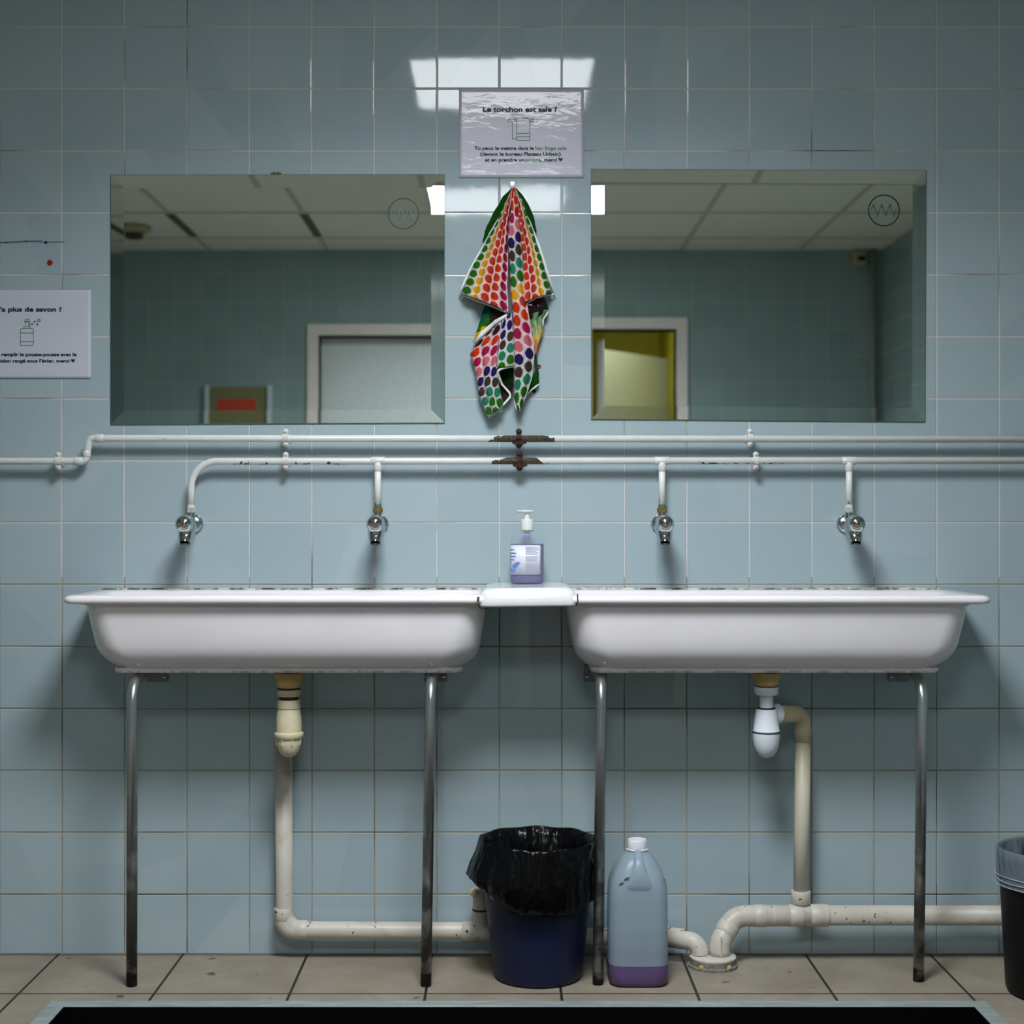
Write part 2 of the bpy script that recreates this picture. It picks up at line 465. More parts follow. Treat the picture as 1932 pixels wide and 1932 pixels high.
# towel: woven dots, colour per cell from the mesh, circle from UV
t = NT('dotted_terry', rough=0.95, spec=0.15)
ca = t.node('ShaderNodeVertexColor', layer_name='stripe'); uv = t.node('ShaderNodeUVMap', uv_map='UVMap')
u, v, _ = t.sep(uv.outputs[0])
fu = t.math('SUBTRACT', t.math('FRACT', u), 0.5); fv = t.math('SUBTRACT', t.math('FRACT', v), 0.5)
rough_edge = t.math('MULTIPLY', t.math('SUBTRACT', t.noise(420, 2), 0.5), 0.22)
d = t.math('ADD', t.math('SQRT', t.math('ADD', t.math('MULTIPLY', fu, fu), t.math('MULTIPLY', fv, fv))), rough_edge)
dot = t.math('LESS_THAN', d, 0.43)
pale = t.mix(0.56, ca.outputs[0], (0.93, 0.87, 0.90))
solid = ca.outputs['Alpha']
dot = t.math('MAXIMUM', dot, t.math('LESS_THAN', solid, 0.5))
tuft = t.ramp(t.noise(650, 2), 0.25, 0.75, (0.78, 0.78, 0.78), (1, 1, 1))
mm = t.node('ShaderNodeMix', data_type='RGBA', blend_type='MULTIPLY'); mm.inputs[0].default_value = 1
t.l.new(t.mix(dot, pale, ca.outputs[0]), mm.inputs[6]); t.l.new(tuft, mm.inputs[7])
t.base(mm.outputs[2]); t.bump(t.noise(500, 3), 0.7, 0.0016)
M_TERRY = t.m
M_HEM = simple('towel_hem', (0.72, 0.74, 0.70), 0.95, var=0.08, nscale=300, bump=0.4)

# ================================================================== ROOM
XL, XR, YB, ZC = -2.6, 2.087, -4.80, 2.522
# front wall: real tiles with chamfered edges over a grout bed
bm = bmesh.new()
zl = [0.1433+0.1488*k for k in range(-1, 17)]
zl[0] = 0.0; zl = [z_ for z_ in zl if z_ < ZC]+[ZC]
xl = [-0.010+0.15*k for k in range(-18, 15)]
xl = [XL]+[x_ for x_ in xl if XL+0.01 < x_ < XR-0.01]+[XR]
for i in range(len(xl)-1):
    for j in range(len(zl)-1):
        tx, tz = random.gauss(0, 0.0006), random.gauss(0, 0.0006)
        x0, x1, z0, z1 = xl[i], xl[i+1], zl[j], zl[j+1]
        cx, cz = (x0+x1)/2, (z0+z1)/2
        loops = []
        for ins, dy in ((0.0010, 0.0022), (0.0013, 0.0008), (0.0020, 0.0002), (0.0032, 0.0)):
            lp = [(x0+ins, z0+ins), (x1-ins, z0+ins), (x1-ins, z1-ins), (x0+ins, z1-ins)]
            loops.append([Vector((a, dy+(a-cx)*tx+(b-cz)*tz, b)) for a, b in lp])
        loft(bm, loops, cap0=False)
for f in bm.faces: f.material_index = 0
n0 = len(bm.faces)
vs = [bm.verts.new((a, 0.0012, b)) for a, b in ((XL, 0), (XR, 0), (XR, ZC), (XL, ZC))]
f = bm.faces.new(vs); f.material_index = 1
vs = [bm.verts.new((a, 0.05, b)) for a, b in ((XL, 0), (XR, 0), (XR, ZC), (XL, ZC))]
f = bm.faces.new(vs); f.material_index = 1
me = bpy.data.meshes.new('wall_front'); bm.to_mesh(me); bm.free()
me.materials.append(M_TILE); me.materials.append(M_GROUT)
# make sure everything faces the room
bm = bmesh.new(); bm.from_mesh(me)
for f in bm.faces:
    if f.normal.y > 0: f.normal_flip()
bm.to_mesh(me); bm.free()
o = bpy.data.objects.new('wall_front', me); COL.objects.link(o); structure(o)

# back wall with two openings
D1 = (-1.02, -0.21, 2.05)     # left door opening x0, x1, head
D2 = (0.14, 0.953, 2.085)
bm = bmesh.new()
def slab(x0, x1, z0, z1): box(bm, x0, x1, YB-0.14, YB, z0, z1)
slab(XL, D1[0], 0, ZC); slab(D1[0], D1[1], D1[2], ZC); slab(D1[1], D2[0], 0, ZC)
slab(D2[0], D2[1], D2[2], ZC); slab(D2[1], XR, 0, ZC)
structure(newobj('wall_back', bm, M_WALLX))
bm = bmesh.new(); box(bm, XL-0.05, XL, YB, 0.05, 0, ZC); structure(newobj('wall_left', bm, M_WALLY))
bm = bmesh.new(); box(bm, XR, XR+0.05, YB, 0.05, 0, ZC); structure(newobj('wall_right', bm, M_WALLY))
bm = bmesh.new(); box(bm, XL-0.05, XR+0.05, -6.6, 0.05, -0.05, 0); structure(newobj('floor', bm, M_FLOOR))
bm = bmesh.new(); box(bm, XL-0.05, XR+0.05, YB, 0.05, ZC, ZC+0.03); ceil = structure(newobj('ceiling', bm, M_CEIL))
bm = bmesh.new()
MX = [-2.27, -1.62, -0.97, -0.32, 0.33, 0.98, 1.63]; MY = [-0.53, -1.18, -1.83, -2.45, -3.10, -3.75, -4.42]
for x_ in MX: box(bm, x_-0.012, x_+0.012, YB, 0, ZC-0.004, ZC)
for y_ in MY: box(bm, XL, XR, y_-0.012, y_+0.012, ZC-0.0045, ZC)
newobj('ceiling_grid', bm, M_RAIL, ceil)
bm = bmesh.new()
for x_ in (-1.62, -0.97): box(bm, x_-0.02, x_+0.02, -4.36, -3.78, ZC-0.008, ZC-0.003)
box(bm, -2.29, -2.25, -4.36, -3.78, ZC-0.008, ZC-0.003)
newobj('ceiling_gap', bm, M_GAP, ceil)
# right hand corner conduit
bm = bmesh.new(); tube(bm, [(XR-0.055, YB+0.03, 0), (XR-0.055, YB+0.03, ZC)], 0.016)
structure(newobj('trim_1', bm, simple('conduit_grey', (0.28, 0.29, 0.27), 0.4), smooth=True))

# ceiling lights
def panel(name, label, x0, x1, y0, y1, mat, z=ZC, power=0):
    p = thing(name, label, 'ceiling light', ((x0+x1)/2, (y0+y1)/2, z), 'square light panels in the ceiling' if z == ZC else None)
    b = bmesh.new()
    for a in ((x0-.02, x1+.02, y0-.02, y0), (x0-.02, x1+.02, y1, y1+.02), (x0-.02, x0, y0, y1), (x1, x1+.02, y0, y1)):
        box(b, *a, z-0.012, z)
    newobj('frame', b, M_WHITE_P, p)
    b = bmesh.new(); box(b, x0, x1, y0, y1, z-0.009, z-0.001); newobj('diffuser', b, mat, p)
    if power:
        ld = bpy.data.lights.new('louvred_lamp', 'AREA'); ld.shape = 'RECTANGLE'; ld.size = x1-x0; ld.size_y = y1-y0
        ld.energy = power; ld.spread = SPREAD; ld.color = (0.90, 0.97, 1.0)
        lo = bpy.data.objects.new('louvred_lamp', ld); COL.objects.link(lo); lo.parent = p
        lo.location = (0, 0, -0.011)
panel('ceiling_light', 'square white light panel in the ceiling nearest the sinks', -0.30, 0.285, -1.82, -1.21, M_PANEL1, power=LAMP_1)
panel('ceiling_light', 'square white light panel in the ceiling nearer the doors', -0.335, 0.275, -3.72, -3.12, M_PANEL2, power=LAMP_2)
# smoke detector
p = thing('smoke_detector', 'round cream smoke detector on the ceiling seen in the left mirror', 'smoke detector', (-1.87, -4.1, ZC))
b = bmesh.new(); lathe(b, [(0.085, 0), (0.088, -0.012), (0.075, -0.026), (0.05, -0.034)], (-1.87, -4.1, ZC-0.0046)); newobj('housing', b, simple('cream_casing', (0.40, 0.34, 0.20), .4), p, True, 40)
b = bmesh.new(); lathe(b, [(0.046, -0.034), (0.046, -0.055), (0.03, -0.062)], (-1.87, -4.1, ZC-0.0046)); newobj('sensor_chamber', b, simple('dark_casing', (0.05, 0.04, 0.03), .5), p, True, 40)
# motion detector
p = thing('motion_detector', 'small cream motion detector high in the corner seen in the right mirror', 'motion detector', (1.955, YB, 2.47))
b = bmesh.new(); box(b, 1.915, 1.995, YB, YB+0.05, 2.43, 2.515, 0.012, 3); newobj('housing', b, simple('aged_casing', (0.42, 0.36, 0.22), .4), p, True, 40)
b = bmesh.new(); box(b, 1.945, 1.985, YB+0.05, YB+0.058, 2.455, 2.478, 0.003, 2); newobj('lens', b, M_BLACKP, p)

# doors
def frame(parent, x0, x1, head, w_=0.062):
    for q in ((x0-w_, x0, 0, head+w_), (x1, x1+w_, 0, head+w_), (x0, x1, head, head+w_)):
        b = bmesh.new(); box(b, q[0], q[1], YB-0.145, YB+0.018, q[2], q[3], 0.002, 1)
        newobj('door_frame', b, M_FRAME, parent)
d1 = thing('door_1', None, None, ((D1[0]+D1[1])/2, YB, 0)); structure(d1); frame(d1, *D1)
b = bmesh.new(); box(b, D1[0]+.003, D1[1]-.003, YB-0.135, YB-0.095, 0.006, D1[2]-.004); lf = newobj('door_leaf', b, M_DOOR, d1)
b = bmesh.new(); hx = D1[1]-0.07; tube(b, fillet([(hx, YB-0.095, 1.03), (hx, YB-0.045, 1.03), (hx-0.11, YB-0.045, 1.03)], 0.015), 0.009)
box(b, hx-0.022, hx+0.022, YB-0.095, YB-0.088, 0.94, 1.10, 0.003, 2); newobj('door_handle', b, M_CHROME_D, lf, True, 40)
d2 = thing('door_2', None, None, ((D2[0]+D2[1])/2, YB, 0)); structure(d2); frame(d2, *D2)
b = bmesh.new()
# leaf standing open into the corridor
A, B = Vector((0.185, YB-0.16, 0)), Vector((1.02, YB-1.22, 0)); dv = (B-A).normalized(); nv = Vector((-dv.y, dv.x, 0))*0.02
loft(b, [[Vector((p_.x, p_.y, z_)) for p_ in (A-nv, B-nv, B+nv, A+nv)] for z_ in (0.006, 2.045)]); newobj('door_leaf', b, simple('corridor_leaf_paint', (0.66, 0.70, 0.66), .5), d2)
# corridor beyond the open doorway
for nm, q in (('wall_corridor_far', (-0.4, 2.0, -6.55, -6.5, 0, 2.5)), ('wall_corridor_right', (1.03, 1.08, -6.5, YB-0.14, 0, 2.5)),
              ('wall_corridor_left', (-0.45, -0.4, -6.5, YB-0.14, 0, 2.5))):
    b = bmesh.new(); box(b, *q); structure(newobj(nm, b, M_YELLOW))
b = bmesh.new(); box(b, -0.45, 1.08, -6.5, YB-0.14, 2.5, 2.53); structure(newobj('ceiling_corridor', b, M_CEIL))
panel('ceiling_light', 'added unseen light panel brightening the corridor behind the open door', 0.55, 0.95, -5.35, -5.02, M_CORR_FILL, 2.499)  # unseen glowing panel, added to brighten the open leaf and corridor walls

# notice frame on the back wall
p = thing('notice_board', 'olive notice holder with white side rails and red sign seen in the left mirror', 'notice board', (-1.47, YB, 1.45))
b = bmesh.new(); box(b, -1.635, -1.30, YB, YB+0.012, 1.20, 1.765); newobj('backing', b, simple('olive_backing', (0.21, 0.20, 0.09), .5), p)
for x_ in (-1.645, -1.30):
    b = bmesh.new(); box(b, x_, x_+0.024, YB, YB+0.03, 1.19, 1.775, 0.003, 2); newobj('side_rail', b, simple('pale_rail', (0.55, 0.64, 0.68), .35), p)
b = bmesh.new(); box(b, -1.575, -1.365, YB+0.012, YB+0.0135, 1.62, 1.70); newobj('red_sign', b, simple('red_print', (0.55, 0.06, 0.03), .6), p)
b = bmesh.new(); box(b, -1.54, -1.40, YB+0.012, YB+0.0135, 1.585, 1.612); newobj('orange_sign', b, simple('orange_print', (0.62, 0.20, 0.07), .6), p)
# three wall plugs on the back wall
for k, x_ in enumerate((1.205-0.02, 1.36, 1.515)):
    b = bmesh.new(); lathe(b, [(0.013, 0), (0.013, 0.005), (0.005, 0.007)], (x_, YB, 1.62), 'Y', 12)
    for v_ in b.verts: v_.co.y = 2*YB-v_.co.y
    tag(newobj('wall_plug', b, simple('plug_dark', (0.08, 0.10, 0.09), .6)), 'dark plug on the wall opposite, seen low in the right mirror', 'wall plug', 'dark plugs seen in the right mirror')

# ================================================================== MIRRORS
def mirror(label, px, logo_px, logo_mat):
    (x0, y0), (x1, y1), (x2, y2), (x3, y3) = px      # tl tr br bl
    d = 0.006
    c4 = [W(*q, d) for q in px]
    cen = sum(c4, Vector())/4
    p = thing('wall_mirror', label, 'mirror', (cen.x, 0, c4[3].z), 'frameless mirrors on the tiled wall')
    bw, drop = 0.0325, 0.00113
    def inset(k, y):
        out = []
        for i, q in enumerate(c4):
            sx = 1 if i in (0, 3) else -1; sz = -1 if i in (0, 1) else 1
            out.append(Vector((q.x+sx*k, y, q.z+sz*k)))
        return out
    b = bmesh.new()
    loft(b, [inset(0, -0.0005), inset(0, -0.0035), inset(0.0012, -0.0042)], cap1=False)
    newobj('glass_edge', b, M_MEDGE, p)
    b = bmesh.new()
    loft(b, [inset(0.0012, -0.0042), inset(bw, -0.0042-drop)], cap0=False, cap1=False)
    # the silvered face
    vs_ = [b.verts.new(v_) for v_ in inset(bw, -0.0042-drop)]; b.faces.new(vs_)
    me_ = newobj('mirror_face', b, M_MIRROR, p)
    for pl in me_.data.polygons:
        pass
    # etched mark: ring and wave
    lx, ly, lr = logo_px; yy = -0.0042-drop-0.0003
    cx, cz = WX(lx, d), WZ(ly, d); R = lr/788.0
    b = bmesh.new()
    ribbon(b, [(cx+R*math.cos(2*PI*k/64), cz+R*math.sin(2*PI*k/64)) for k in range(64)], yy, 0.0026, True)
    newobj('etched_ring', b, logo_mat, p)
    b = bmesh.new()
    pts = []
    for k in range(61):
        u_ = k/60; pts.append((cx+(u_-0.5)*R*1.62, cz+R*0.02+R*0.30*math.sin(u_*3*2*PI+0.2)))
    n_ = len(pts)
    for k in range(n_-1):
        th = 0.0085
        q = [(pts[k][0], pts[k][1]+th/2), (pts[k+1][0], pts[k+1][1]+th/2), (pts[k+1][0], pts[k+1][1]-th/2), (pts[k][0], pts[k][1]-th/2)]
        b.faces.new([b.verts.new((q_[0], yy, q_[1])) for q_ in q])
    newobj('etched_wave', b, M_ETCH3 if logo_mat is M_ETCH else M_ETCH2, p)
mirror('frameless wall mirror left of the hanging towel, above the left sink', [(208, 329.5), (839, 328), (839, 798), (208, 801)], (761, 403, 28.5), M_ETCH2)
mirror('frameless wall mirror right of the hanging towel, above the right sink', [(1115, 318), (1748, 321), (1746, 796), (1115, 791)], (1668, 397, 29), M_ETCH)

# ================================================================== SINKS
def EX(z_): return 0.007*max(0, min(1, (z_-0.8558)/0.0006))
def sink(label, cx):
    b = bmesh.new(); T = 0.8765
    sec = [  # hw, yfront, yback, r, z
        (.370, -.235, -.065, .04, .722), (.400, -.252, -.052, .05, .735), (.425, -.262, -.042, .05, .850), (.432, -.267, -.037, .05, .868),
        (.440, -.272, -.030, .045, .8740), (.452, -.279, -.020, .04, .8752), (.464, -.285, -.008, .035, .8762), (.470, -.289, -.006, .03, .8757),
        (.476, -.2935, -.004, .026, .8735), (.4795, -.2965, -.003, .024, .8700), (.4810, -.2980, -.003, .024, .8655), (.4800, -.2970, -.003, .024, .8605),
        (.4765, -.2940, -.004, .024, .8575), (.4700, -.2890, -.005, .026, .8562), (.4600, -.2830, -.006, .032, .8560),
        (.4520, -.2790, -.008, .045, .8535), (.4495, -.2770, -.008, .055, .8480), (.4475, -.2755, -.009, .058, .8350),
        (.4440, -.2730, -.010, .062, .8100), (.4400, -.2700, -.012, .066, .7850), (.4360, -.2665, -.014, .070, .7600),
        (.4300, -.2610, -.016, .075, .7420), (.4210, -.2520, -.020, .08, .7280), (.4090, -.2390, -.026, .08, .7165), (.4000, -.2280, -.03, .075, .7105),
        (.3975, -.2230, -.03, .05, .7085), (.3970, -.2220, -.03, .03, .7070), (.3950, -.2215, -.03, .03, .6990), (.3930, -.2200, -.03, .03, .6975)]
    loops = [rr(cx-hw-EX(z_), cx+hw+EX(z_), yf, yb, r, z_, 10) for hw, yf, yb, r, z_ in sec]
    loft(b, loops)
    o = newobj('sink', b, M_CERAMIC, None, True, 60)
    d_ = bmesh.new(); lathe(d_, [(.032, .7222), (.032, .7245), (.026, .7250), (.020, .7235)], (cx, -.15, 0), seg=28); newobj('drain_strainer', d_, M_CHROME_D, o, True, 40)
    return tag(o, label, 'sink', 'long white ceramic sinks')
sink('long white ceramic trough sink on two legs, left of the small shelf', -0.4885)
sink('long white ceramic trough sink on two legs, right of the small shelf', 0.5935)

# sealant along the wall behind the rims
for lab, x0, x1 in (('dark mouldy sealant bead along the back of the left sink', -0.963, -0.03),
                    ('flaking black and white sealant bead along the back of the right sink', 0.145, 1.05)):
    b = bmesh.new(); loops = []
    n_ = 90
    for k in range(n_+1):
        x_ = x0+(x1-x0)*k/n_; h = 0.0012+0.0018*random.random()
        if lab[0] == 'f': h += 0.0018*max(0, math.sin(x_*9))
        loops.append([Vector((x_, 0, 0.8745)), Vector((x_, -0.006, 0.8750)), Vector((x_, -0.004, 0.8765+h*.7)), Vector((x_, 0, 0.8765+h))])
    loft(b, loops); tag(newobj('sealant_bead', b, M_SEAL), lab, 'sealant')

# saddle shelf
b = bmesh.new(); cx, hw = 0.0535, 0.1095
sec = [(hw-.0075, -.2992, -.0022, .02, .8780), (hw-.0075, -.2992, -.0022, .02, .8516), (hw-.006, -.300, -.002, .02, .8512), (hw-.001, -.3035, -.002, .024, .8525), (hw, -.305, -.002, .026, .8555), (hw, -.305, -.002, .027, .864),
       (hw-.002, -.3035, -.002, .030, .874), (hw-.006, -.300, -.002, .033, .882), (hw-.011, -.295, -.002, .036, .8880), (hw-.018, -.288, -.003, .04, .8915),
       (hw-.025, -.281, -.005, .04, .8928), (hw-.028, -.278, -.006, .04, .8924), (hw-.034, -.272, -.01, .04, .8922)]
loft(b, [rr(cx-q[0], cx+q[0], q[1], q[2], q[3], q[4], 8) for q in sec])
# slight tilt, left side a little lower
for v_ in b.verts: v_.co.z += (v_.co.x-cx)*0.012
# leave the underside open over the rims: raise it clear of them
shelf = tag(newobj('ceramic_shelf', b, M_SHELF, None, True, 60), 'small white ceramic shelf bridging the gap between the two sinks', 'shelf')
# mouldy joints where the shelf meets the rims
for lab, x0, x1, px, py in (('black mouldy joint at the lower left corner of the small shelf', 900, 922, -1, 1147), ('dark mouldy joint at the right end of the small shelf', 1084, 1090, 1, 1138)):
    b = bmesh.new()
    if px < 0:
        pts_ = [W(902.5, 1126, .299), W(901.5, 1138, .301), W(906, 1145.5, .301), W(914, 1147.5, .300), W(922, 1147.0, .298)]
        tube(b, fillet(pts_, 0.003, 3), 0.0028, 8)
    else:
        tube(b, fillet([W(1089.5, 1120, .299), W(1090, 1134, .301), W(1087, 1142, .301)], 0.003, 3), 0.0016, 8)
    tag(newobj('mould_joint', b, M_MOULD, None, True), lab, 'sealant')

# legs
def leg(label, fx, fy, tx, group='grey tube supports under the sinks'):
    d0 = ((fy-975)/CAM_Z); d0 = CAM_D-FPX/d0
    X0 = WX(fx, d0); X1 = WX(tx, d0)
    p = thing('tube_support', label, 'sink support', (X0, -d0, 0), group)
    b = bmesh.new()
    tube(b, fillet([(X0, -d0, 0.001), (X1, -d0, 0.684), (X1, -0.006, 0.684)], 0.055, 10), 0.0122, 20)
    newobj('tube', b, M_LEG, p, True)
    b = bmesh.new()
    box(b, X1-0.027, X1+0.027, -0.006, -0.0005, 0.655, 0.696, 0.001, 1); pl = newobj('wall_plate', b, M_BRACKET, p)
    for sx in (-1, 1):
        b = bmesh.new(); lathe(b, [(0.0045, 0), (0.0045, 0.003), (0.002, 0.004)], (X1+sx*0.020, -0.006, 0.666), 'Y', 10)
        newobj('screw', b, M_CHROME_D, pl)
leg('grey tube support under the left end of the left sink, farthest left', 248.5, 1860, 249.5)
leg('grey tube support under the right end of the left sink', 803.5, 1860, 813)
leg('grey tube support between the black-bagged bin and the plastic jug', 1128, 1857, 1135)
leg('grey tube support with rusty foot under the right end of the right sink', 1733, 1851, 1741)

# ================================================================== SUPPLY PIPES
def clip_shape(parent_name, label, px, py, d, mat, rusty=False, group=None):
    c_ = W(px, py, d); p = thing('pipe_clip', label, 'pipe clip', (c_.x, -0.002, c_.z), group)
    rr_ = 0.0112 if not rusty else 0.0125; hw_ = 0.0062 if not rusty else 0.006
    b = bmesh.new()
    loops = []
    for k in range(25):
        a = 2*PI*k/24
        cy, cz = math.cos(a), math.sin(a)
        lp = []
        for sx, rad in ((-hw_, rr_), (hw_, rr_), (hw_, rr_-0.0022), (-hw_, rr_-0.0022)):
            bulge = 1.0+(0.12*math.sin(a*3) if rusty else 0)
            lp.append(Vector((c_.x+sx, c_.y+cy*rad*bulge, c_.z+cz*rad*bulge)))
        loops.append(lp)
    loft(b, loops, False, False); newobj('band', b, mat, p, True, 50)
    for s in (1, -1):
        b = bmesh.new()
        lathe(b, [(0.0068, -0.004), (0.0074, 0.000), (0.0066, 0.004), (0.003, 0.006)], (c_.x, c_.y, c_.z+s*(rr_+0.0036)), 'Y', 12)
        ear = newobj('ear', b, mat, p, True, 50)
        b = bmesh.new(); lathe(b, [(0.0030, 0.0055), (0.0028, 0.0078), (0.001, 0.0083)], (c_.x, c_.y, c_.z+s*(rr_+0.0036)), 'Y', 10)
        newobj('screw', b, M_BEIGE if not rusty else mat, ear)
    b = bmesh.new(); tube(b, [(c_.x, 0.0, c_.z), (c_.x, c_.y+rr_-0.001, c_.z)], 0.004, 10)
    lathe(b, [(0.011, 0.0), (0.011, 0.003), (0.006, 0.005)], (c_.x, 0, c_.z), 'Y', 16)
    newobj('wall_stud', b, mat, p, True, 50)
    if rusty:
        b = bmesh.new()
        for s, q in ((1, 0.014), (-1, -0.012)):
            box(b, c_.x+q-0.004, c_.x+q+0.004, c_.y-0.004, c_.y+0.002, c_.z-0.013, c_.z-0.006, 0.001, 1)
        loops = [[Vector((c_.x+sx, c_.y+yy, c_.z+zz)) for yy, zz in ((-0.012, -0.006), (0.004, -0.006), (0.004, -0.015), (-0.010, -0.015))] for sx in (-0.011, 0.011)]
        loft(b, loops); newobj('crust', b, mat, p)
GP = 'white painted pipe clips'
dP = 0.035
pipe1 = thing('water_pipe', 'upper white water pipe across the wall, stepping down at its left end', 'pipe', (0, -dP, PZ1))
b = bmesh.new(); y_ = -dP
pth = fillet([(XL+0.001, y_, WZ(870, dP)), (WX(162, dP), y_, WZ(870, dP)), (WX(169, dP), y_, PZ1), (XR, y_, PZ1-0.003)], [0.012, 0.010], 6)
tube(b, pth, 0.0083, 16); newobj('pipe_run', b, M_PIPE1, pipe1, True)
for a, c_ in (((140, 870), (157, 870)), ((163.5, 850), (164, 862)), ((180, 827), (196, 827))):
    b = bmesh.new(); sleeve(b, W(*a, dP), W(*c_, dP), 0.0098, 16); newobj('pipe_joint', b, M_PIPE1, pipe1, True, 40)
TAPS = [(360, 'drop'), (713, ''), (1249, ''), (1602, '')]
pipe2 = thing('water_pipe', 'lower white water pipe across the wall feeding the four taps', 'pipe', (0, -dP, PZ2))
b = bmesh.new()
zc = PZ2; X0 = WX(360.5, dP)
pth = fillet([(X0, y_, WZ(958, dP)), (X0+0.0005, y_, zc-0.001), (XR, y_, zc+0.0015)], 0.062, 12)
tube(b, pth, 0.0083, 16); newobj('pipe_run', b, M_PIPE2, pipe2, True)
for px in (713, 1249, 1602):
    X_ = WX(px, dP)
    b = bmesh.new(); sleeve(b, (X_-0.017, y_, zc), (X_+0.017, y_, zc), 0.0096, 16); sleeve(b, (X_, y_, zc-0.004), (X_, y_, zc-0.024), 0.0096, 16)
    newobj('tee_joint', b, M_PIPE2, pipe2, True, 40)
    b = bmesh.new(); tube(b, [(X_, y_, zc-0.01), (X_, y_, WZ(956, dP))], 0.0078, 16); newobj('drop_pipe', b, M_DROP, pipe2, True)
clip_shape('', 'white pipe clip on the upper pipe at the far left, before its step', 110, 870, dP, M_CLIP, group=GP)
clip_shape('', 'white pipe clip on the upper pipe below the left mirror', 539, 826.5, dP, M_CLIP, group=GP)
clip_shape('', 'white pipe clip on the lower pipe left of the second tap', 539, 870, dP, M_CLIP, group=GP)
clip_shape('', 'white pipe clip on the upper pipe below the right mirror', 1415, 826.5, dP, M_CLIP, group=GP)
clip_shape('', 'white pipe clip on the lower pipe between the two right taps', 1426, 869.5, dP, M_CLIP, group=GP)
clip_shape('', 'dark rusted clip on the upper pipe under the towel', 979, 827, dP, M_RUST, True, 'rusted pipe clips')
clip_shape('', 'dark rusted clip on the lower pipe above the soap bottle', 980.5, 870, dP, M_RUST, True, 'rusted pipe clips')

# ================================================================== TAPS
def tap(label, px, nutmat):
    X_ = WX(px, dP); Z_ = 1.033
    p = thing('push_tap', label, 'tap', (X_, 0, Z_), 'chrome push taps over the sinks')
    b = bmesh.new(); lathe(b, [(0.0225, 0.0005), (0.0228, 0.004), (0.0185, 0.010), (0.013, 0.013)], (X_, 0, Z_), 'Y', 32); newobj('wall_rosette', b, M_CHROME_D, p, True, 50)
    b = bmesh.new(); lathe(b, [(0.0125, 0.013), (0.0145, 0.03), (0.0150, 0.06), (0.0195, 0.076), (0.0218, 0.088), (0.0215, 0.104), (0.0205, 0.106)], (X_, 0, Z_), 'Y', 32)
    newobj('body', b, M_CHROME_D, p, True, 60)
    b = bmesh.new(); lathe(b, [(0.0200, 0.106), (0.0210, 0.110), (0.0204, 0.118), (0.0175, 0.1255), (0.0120, 0.1308), (0.005, 0.1332), (0.0005, 0.1336)], (X_, 0, Z_), 'Y', 32)
    kb = newobj('push_button', b, M_CHROME, p, True, 60)
    b = bmesh.new(); lathe(b, [(0.0024, 0.130), (0.0024, 0.1341), (0.0005, 0.1345)], (X_-0.0045, 0, Z_+0.001), 'Y', 12); newobj('red_dot', b, M_RED, kb)
    b = bmesh.new(); box(b, X_+0.0005, X_+0.0022, -0.1342, -0.130, Z_-0.004, Z_+0.004); newobj('slot', b, M_DARK, kb)
    b = bmesh.new()
    tube(b, [(X_, -0.072, Z_-0.002), (X_, -0.082, Z_-0.014), (X_, -0.094, Z_-0.026), (X_, -0.103, Z_-0.038), (X_, -0.106, Z_-0.0445)],
         [0.0205, 0.0210, 0.0188, 0.0155, 0.0132], 24)
    newobj('spout', b, M_CHROME, p, True, 60)
    b = bmesh.new(); lathe(b, [(0.0112, -0.0445), (0.0116, -0.0475), (0.0095, -0.048)], (X_, -0.1062, Z_), 'Z', 20); newobj('aerator', b, simple('aerator_brass', (0.07, 0.05, 0.03), .4, metal=.5), p, True, 40)
    b = bmesh.new(); lathe(b, [(0.0095, 0.006), (0.0098, 0.022), (0.0092, 0.0265)], (X_, -dP, Z_), 'Z', 24); newobj('inlet', b, M_CHROME_D, p, True, 50)
    b = bmesh.new(); lathe(b, [(0.0100, 0.0265), (0.0116, 0.0275), (0.0116, 0.0375), (0.0100, 0.0385)], (X_, -dP, Z_), 'Z', 6); newobj('union_nut', b, nutmat, p)
    b = bmesh.new(); lathe(b, [(0.0086, 0.0385), (0.0088, 0.044), (0.0080, 0.046)], (X_, -dP, Z_), 'Z', 20); newobj('ferrule', b, M_GREEN if nutmat is M_BRASS else M_CLIP, p, True, 40)
M_NUTW = simple('flaking_nut_paint', (0.42, 0.42, 0.36), 0.45, var=0.5, nscale=260)
tap('chrome push tap farthest left, under the curved pipe end', 360.5, M_NUTW)
tap('chrome push tap with brass nut, second from the left', 713, M_BRASS)
tap('chrome push tap with brass nut, first right of the soap bottle', 1249, M_BRASS)
tap('chrome push tap farthest right over the right sink', 1602, M_NUTW)

# ================================================================== WASTE PLUMBING
# left trap
Xd, dd = WX(545, .15), .15; zt = 0.698
def px_z(py, d): return WZ(py, d)
tr = thing('bottle_trap', 'aged cream bottle trap under the left sink', 'drain trap', (Xd, -dd, WZ(1428, dd)), 'bottle traps under the sinks')
S15 = FPX/(CAM_D-dd)
def L(prof, name, mat, parent, seg=32, ang=40):
    b = bmesh.new(); lathe(b, [(w_/2/S15, WZ(py, dd)) for w_, py in prof], (parent.location.x, -dd, 0), 'Z', seg); return newobj(name, b, mat, parent, True, ang)
L([(58, 1269.5), (55, 1276), (51, 1284), (45, 1293), (43, 1297)], 'outlet_cone', M_OCHRE, tr)
L([(44, 1297), (45, 1299), (44, 1300.5)], 'washer', M_RUBBER, tr)
L([(43, 1300.5), (45, 1301), (45, 1306), (41, 1313.5)], 'coupling_nut', M_BEIGE, tr)
L([(35, 1313.5), (36, 1316), (36, 1320)], 'neck', M_RUST, tr)
L([(41, 1320), (43, 1321), (45, 1334), (44, 1336), (40, 1337)], 'coupling_nut', M_CREAM, tr)
